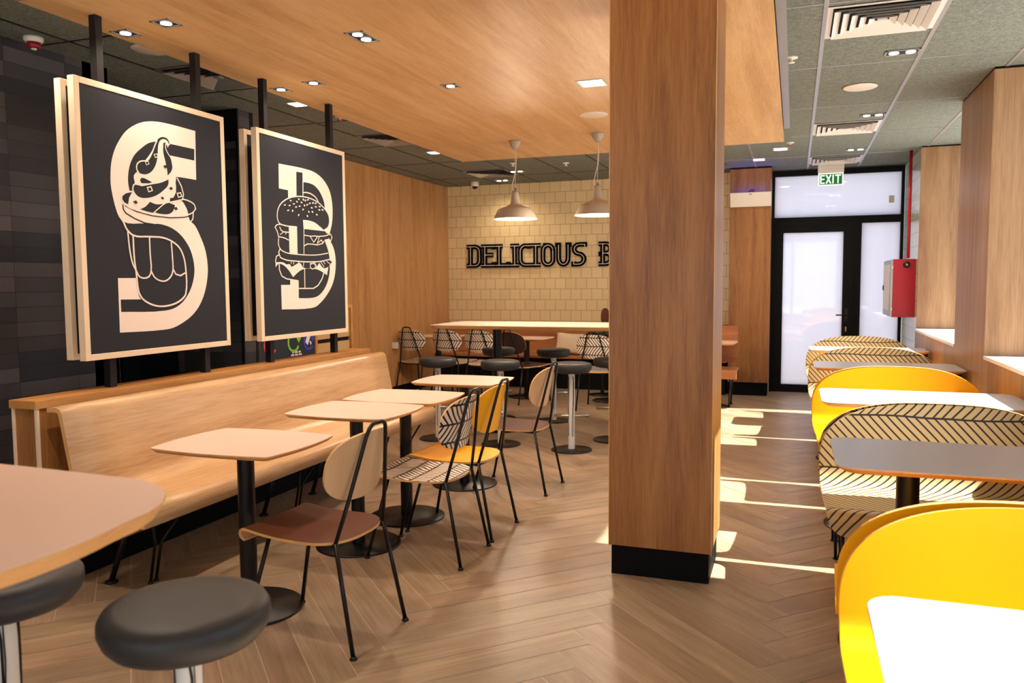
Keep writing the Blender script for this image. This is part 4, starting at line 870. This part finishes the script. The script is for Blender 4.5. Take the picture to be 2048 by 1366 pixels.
for x, y, l_ in ((0.61, 5.63, 'twin downlight in the grey ceiling, after the largest air vent'), (0.61, 7.635, 'twin downlight in the grey ceiling, before the middle air vent'), (0.60, 9.54, 'twin downlight in the grey ceiling, before the farthest air vent'), (-3.86, 10.52, 'twin downlight in the far left ceiling corner near the camera dome'), (-3.38, 9.75, 'twin downlight beside the farthest air vent on the left')):
    downlight(x, y, ZC-0.003, 2, l_, GR, 24, PI/2)
def panel_light(x, y, z, w, d, label, power):
    t = thing('ceiling_panel_light', label, 'light', (x, y, z), 0, 'small square panel lights')
    MB().box((-w/2, -d/2, -0.004), (w/2, d/2, 0)).build('frame', 'silver', t); MB().box((-w/2+0.02, -d/2+0.02, -0.006), (w/2-0.02, d/2-0.02, -0.003)).build('diffuser', 'panel_lamp', t)
    lo = bpy.data.objects.new('lamp_light', lamp(0, 0, 0, power)); COL.objects.link(lo); lo.parent = t; lo.location = (0, 0, -0.02)
panel_light(-1.366, 5.553, ZS, 0.19, 0.19, 'square panel light in the oak ceiling beside the pillar', 40)
panel_light(-0.17, 9.21, ZC, 0.17, 0.17, 'square panel light in the grey ceiling left of the exit sign', 20)
panel_light(-3.736, 5.504, ZC, 0.16, 0.16, 'square panel light beyond the oak ceiling edge above the burger board', 12)
panel_light(-3.733, 8.034, ZC, 0.16, 0.16, 'square panel light beyond the oak ceiling edge near the oak wall', 12)
panel_light(-0.42, 9.9, ZC, 0.16, 0.16, 'square panel light just behind the pillar edge before the door pier', 10)
def vent(x, y, label, mat='white', s_=0.285):
    t = thing('air_vent', label, 'air vent', (x, y, ZC-0.002), 0, 'square louvred ceiling vents')
    b = MB()
    def ring(r0, r1, z0, z1):
        for q in range(4):
            a = q*PI/2; ca, sa = math.cos(a), math.sin(a)
            def R_(u, v, z): return (ca*u-sa*v, sa*u+ca*v, z)
            b.face([R_(-r0, -r0, z0), R_(r0, -r0, z0), R_(r1, -r1, z1), R_(-r1, -r1, z1)]); b.face([R_(-r1, -r1, z1+0.003), R_(r1, -r1, z1+0.003), R_(r0, -r0, z0+0.003), R_(-r0, -r0, z0+0.003)])
    ring(s_, s_-0.028, -0.004, -0.004)
    b.build('outer_frame', mat, t)
    for k in range(5):
        b = MB(); r0 = s_-0.035-k*0.045; ring(r0, r0-0.034, -0.022+0.0, 0.0-0.002); b.build('louvre', mat, t)
    MB().box((-0.024, -0.024, -0.02), (0.024, 0.024, -0.003)).build('centre_boss', mat, t)
    MB().box((-s_+0.01, -s_+0.01, -0.0015), (s_-0.01, s_-0.01, 0.0005)).build('dark_duct', 'black_matt', t)
    return t
vent(0.424, 4.87, 'largest white ceiling vent, at the top right of the picture'); vent(0.424, 8.16, 'middle white ceiling vent over the window tables'); vent(0.424, 10.23, 'farthest white ceiling vent, above the exit sign')
vent(-3.735, 4.57, 'grey ceiling vent behind the post of the ice cream board', 'silver'); vent(-3.73, 7.14, 'grey ceiling vent between burger board and oak wall', 'silver'); vent(-3.74, 9.78, 'grey ceiling vent left of the pendant lamps', 'silver')
def disc(x, y, z, r, label):
    o = MB().lathe([(r, 0), (r, -0.004), (r-0.008, -0.008), (0.0005, -0.009)], (0, 0, 0), 40).build('ceiling_speaker', 'offwhite'); o.location = (x, y, z); tag(o, label, 'speaker', 'round ceiling speakers')
disc(0.43, 6.51, ZC-0.003, 0.118, 'round white speaker in the grey ceiling between two twin downlights'); disc(-1.602, 6.581, ZS, 0.118, 'round white speaker in the oak ceiling left of the pillar'); disc(-3.70, 3.93, ZC, 0.118, 'round white speaker half hidden by the oak ceiling edge')
def sprinkler(x, y, z, label, mat='offwhite'):
    t = thing('ceiling_sprinkler', label, 'sprinkler', (x, y, z), 0, 'ceiling sprinkler heads')
    MB().lathe([(0.040, 0), (0.038, -0.006), (0.010, -0.010), (0.008, -0.03), (0.0005, -0.031)], (0, 0, 0), 20).build('rose', 'offwhite', t)
    MB().lathe([(0.020, -0.03), (0.020, -0.034), (0.0005, -0.036)], (0, 0, 0), 14).build('deflector', mat, t)
sprinkler(-0.045, 5.52, ZC, 'white sprinkler head in the grey ceiling near the pillar top'); sprinkler(-0.07, 8.83, ZC, 'sprinkler head with red bulb near the square panel light', 'red'); sprinkler(-3.70, 6.05, ZC, 'red sprinkler head beside the farthest steel post', 'red'); sprinkler(-3.2, 9.1, ZC, 'white sprinkler head at the oak ceiling corner left of the pendants'); sprinkler(-2.6, 9.3, ZC, 'white sprinkler head behind the left pendant cord')
t = thing('smoke_alarm', 'white ceiling alarm with red lower ring in the top left corner', 'alarm', (-4.157, 3.512, ZC))
MB().lathe([(0.052, 0), (0.052, -0.018), (0.044, -0.026), (0.044, -0.030)], (0, 0, 0), 28).build('base', 'offwhite', t); MB().lathe([(0.036, -0.030), (0.036, -0.055), (0.030, -0.062), (0.0005, -0.064)], (0, 0, 0), 28).build('sounder', 'red_plastic', t); MB().lathe([(0.016, -0.062), (0.014, -0.07), (0.0005, -0.072)], (0, 0, 0), 16).build('lens', 'offwhite', t)
t = thing('dome_camera', 'white dome security camera at the tiled wall corner', 'camera', (-4.27, 10.52, ZC))
MB().lathe([(0.056, 0), (0.058, -0.055), (0.052, -0.068)], (0, 0, 0), 24).build('housing', 'offwhite', t); MB().lathe([(0.040, -0.066), (0.038, -0.085), (0.024, -0.10), (0.0005, -0.106)], (0, 0, 0), 20).build('dome', 'gloss_black', t)
o = MB().box((-0.035, -0.06, -0.04), (0.035, 0.0, 0.04), 0, 0.003).build('wall_socket', 'offwhite'); o.location = (-4.875, 9.15, 0.66); o.rotation_euler = (0, 0, PI/2); tag(o, 'white double wall socket low on the oak wall behind the chairs', 'socket')
# bar chair geometry
t = [q for q in bpy.data.objects if q.name == 'bar_chair'][0]
MB().lathe([(0.03, 0.76), (0.13, 0.765), (0.15, 0.78), (0.15, 0.81), (0.12, 0.82), (0.0005, 0.822)], (0, 0, 0), 32).build('seat', 'black', t)
MB().lathe([(0.025, 0.012), (0.025, 0.76)], (0, 0, 0), 20, cap=False).build('post', 'black', t); MB().lathe([(0.17, 0), (0.17, 0.01), (0.03, 0.014)], (0, 0, 0), 36).build('base_disc', 'black', t)
MB().shell(lambda a, b: (-0.15-0.12*b+1.6*a*a, -a, 1.0+b), -0.10, 0.12, lambda b: 0.055*sup((b-0.01)/0.111, 2.4), 12, 12, 0.010).build('backrest', 'brown', t)
MB().tube([(-0.12, 0, 0.78), (-0.155, 0, 0.95)], 0.01).build('back_support', 'black', t)
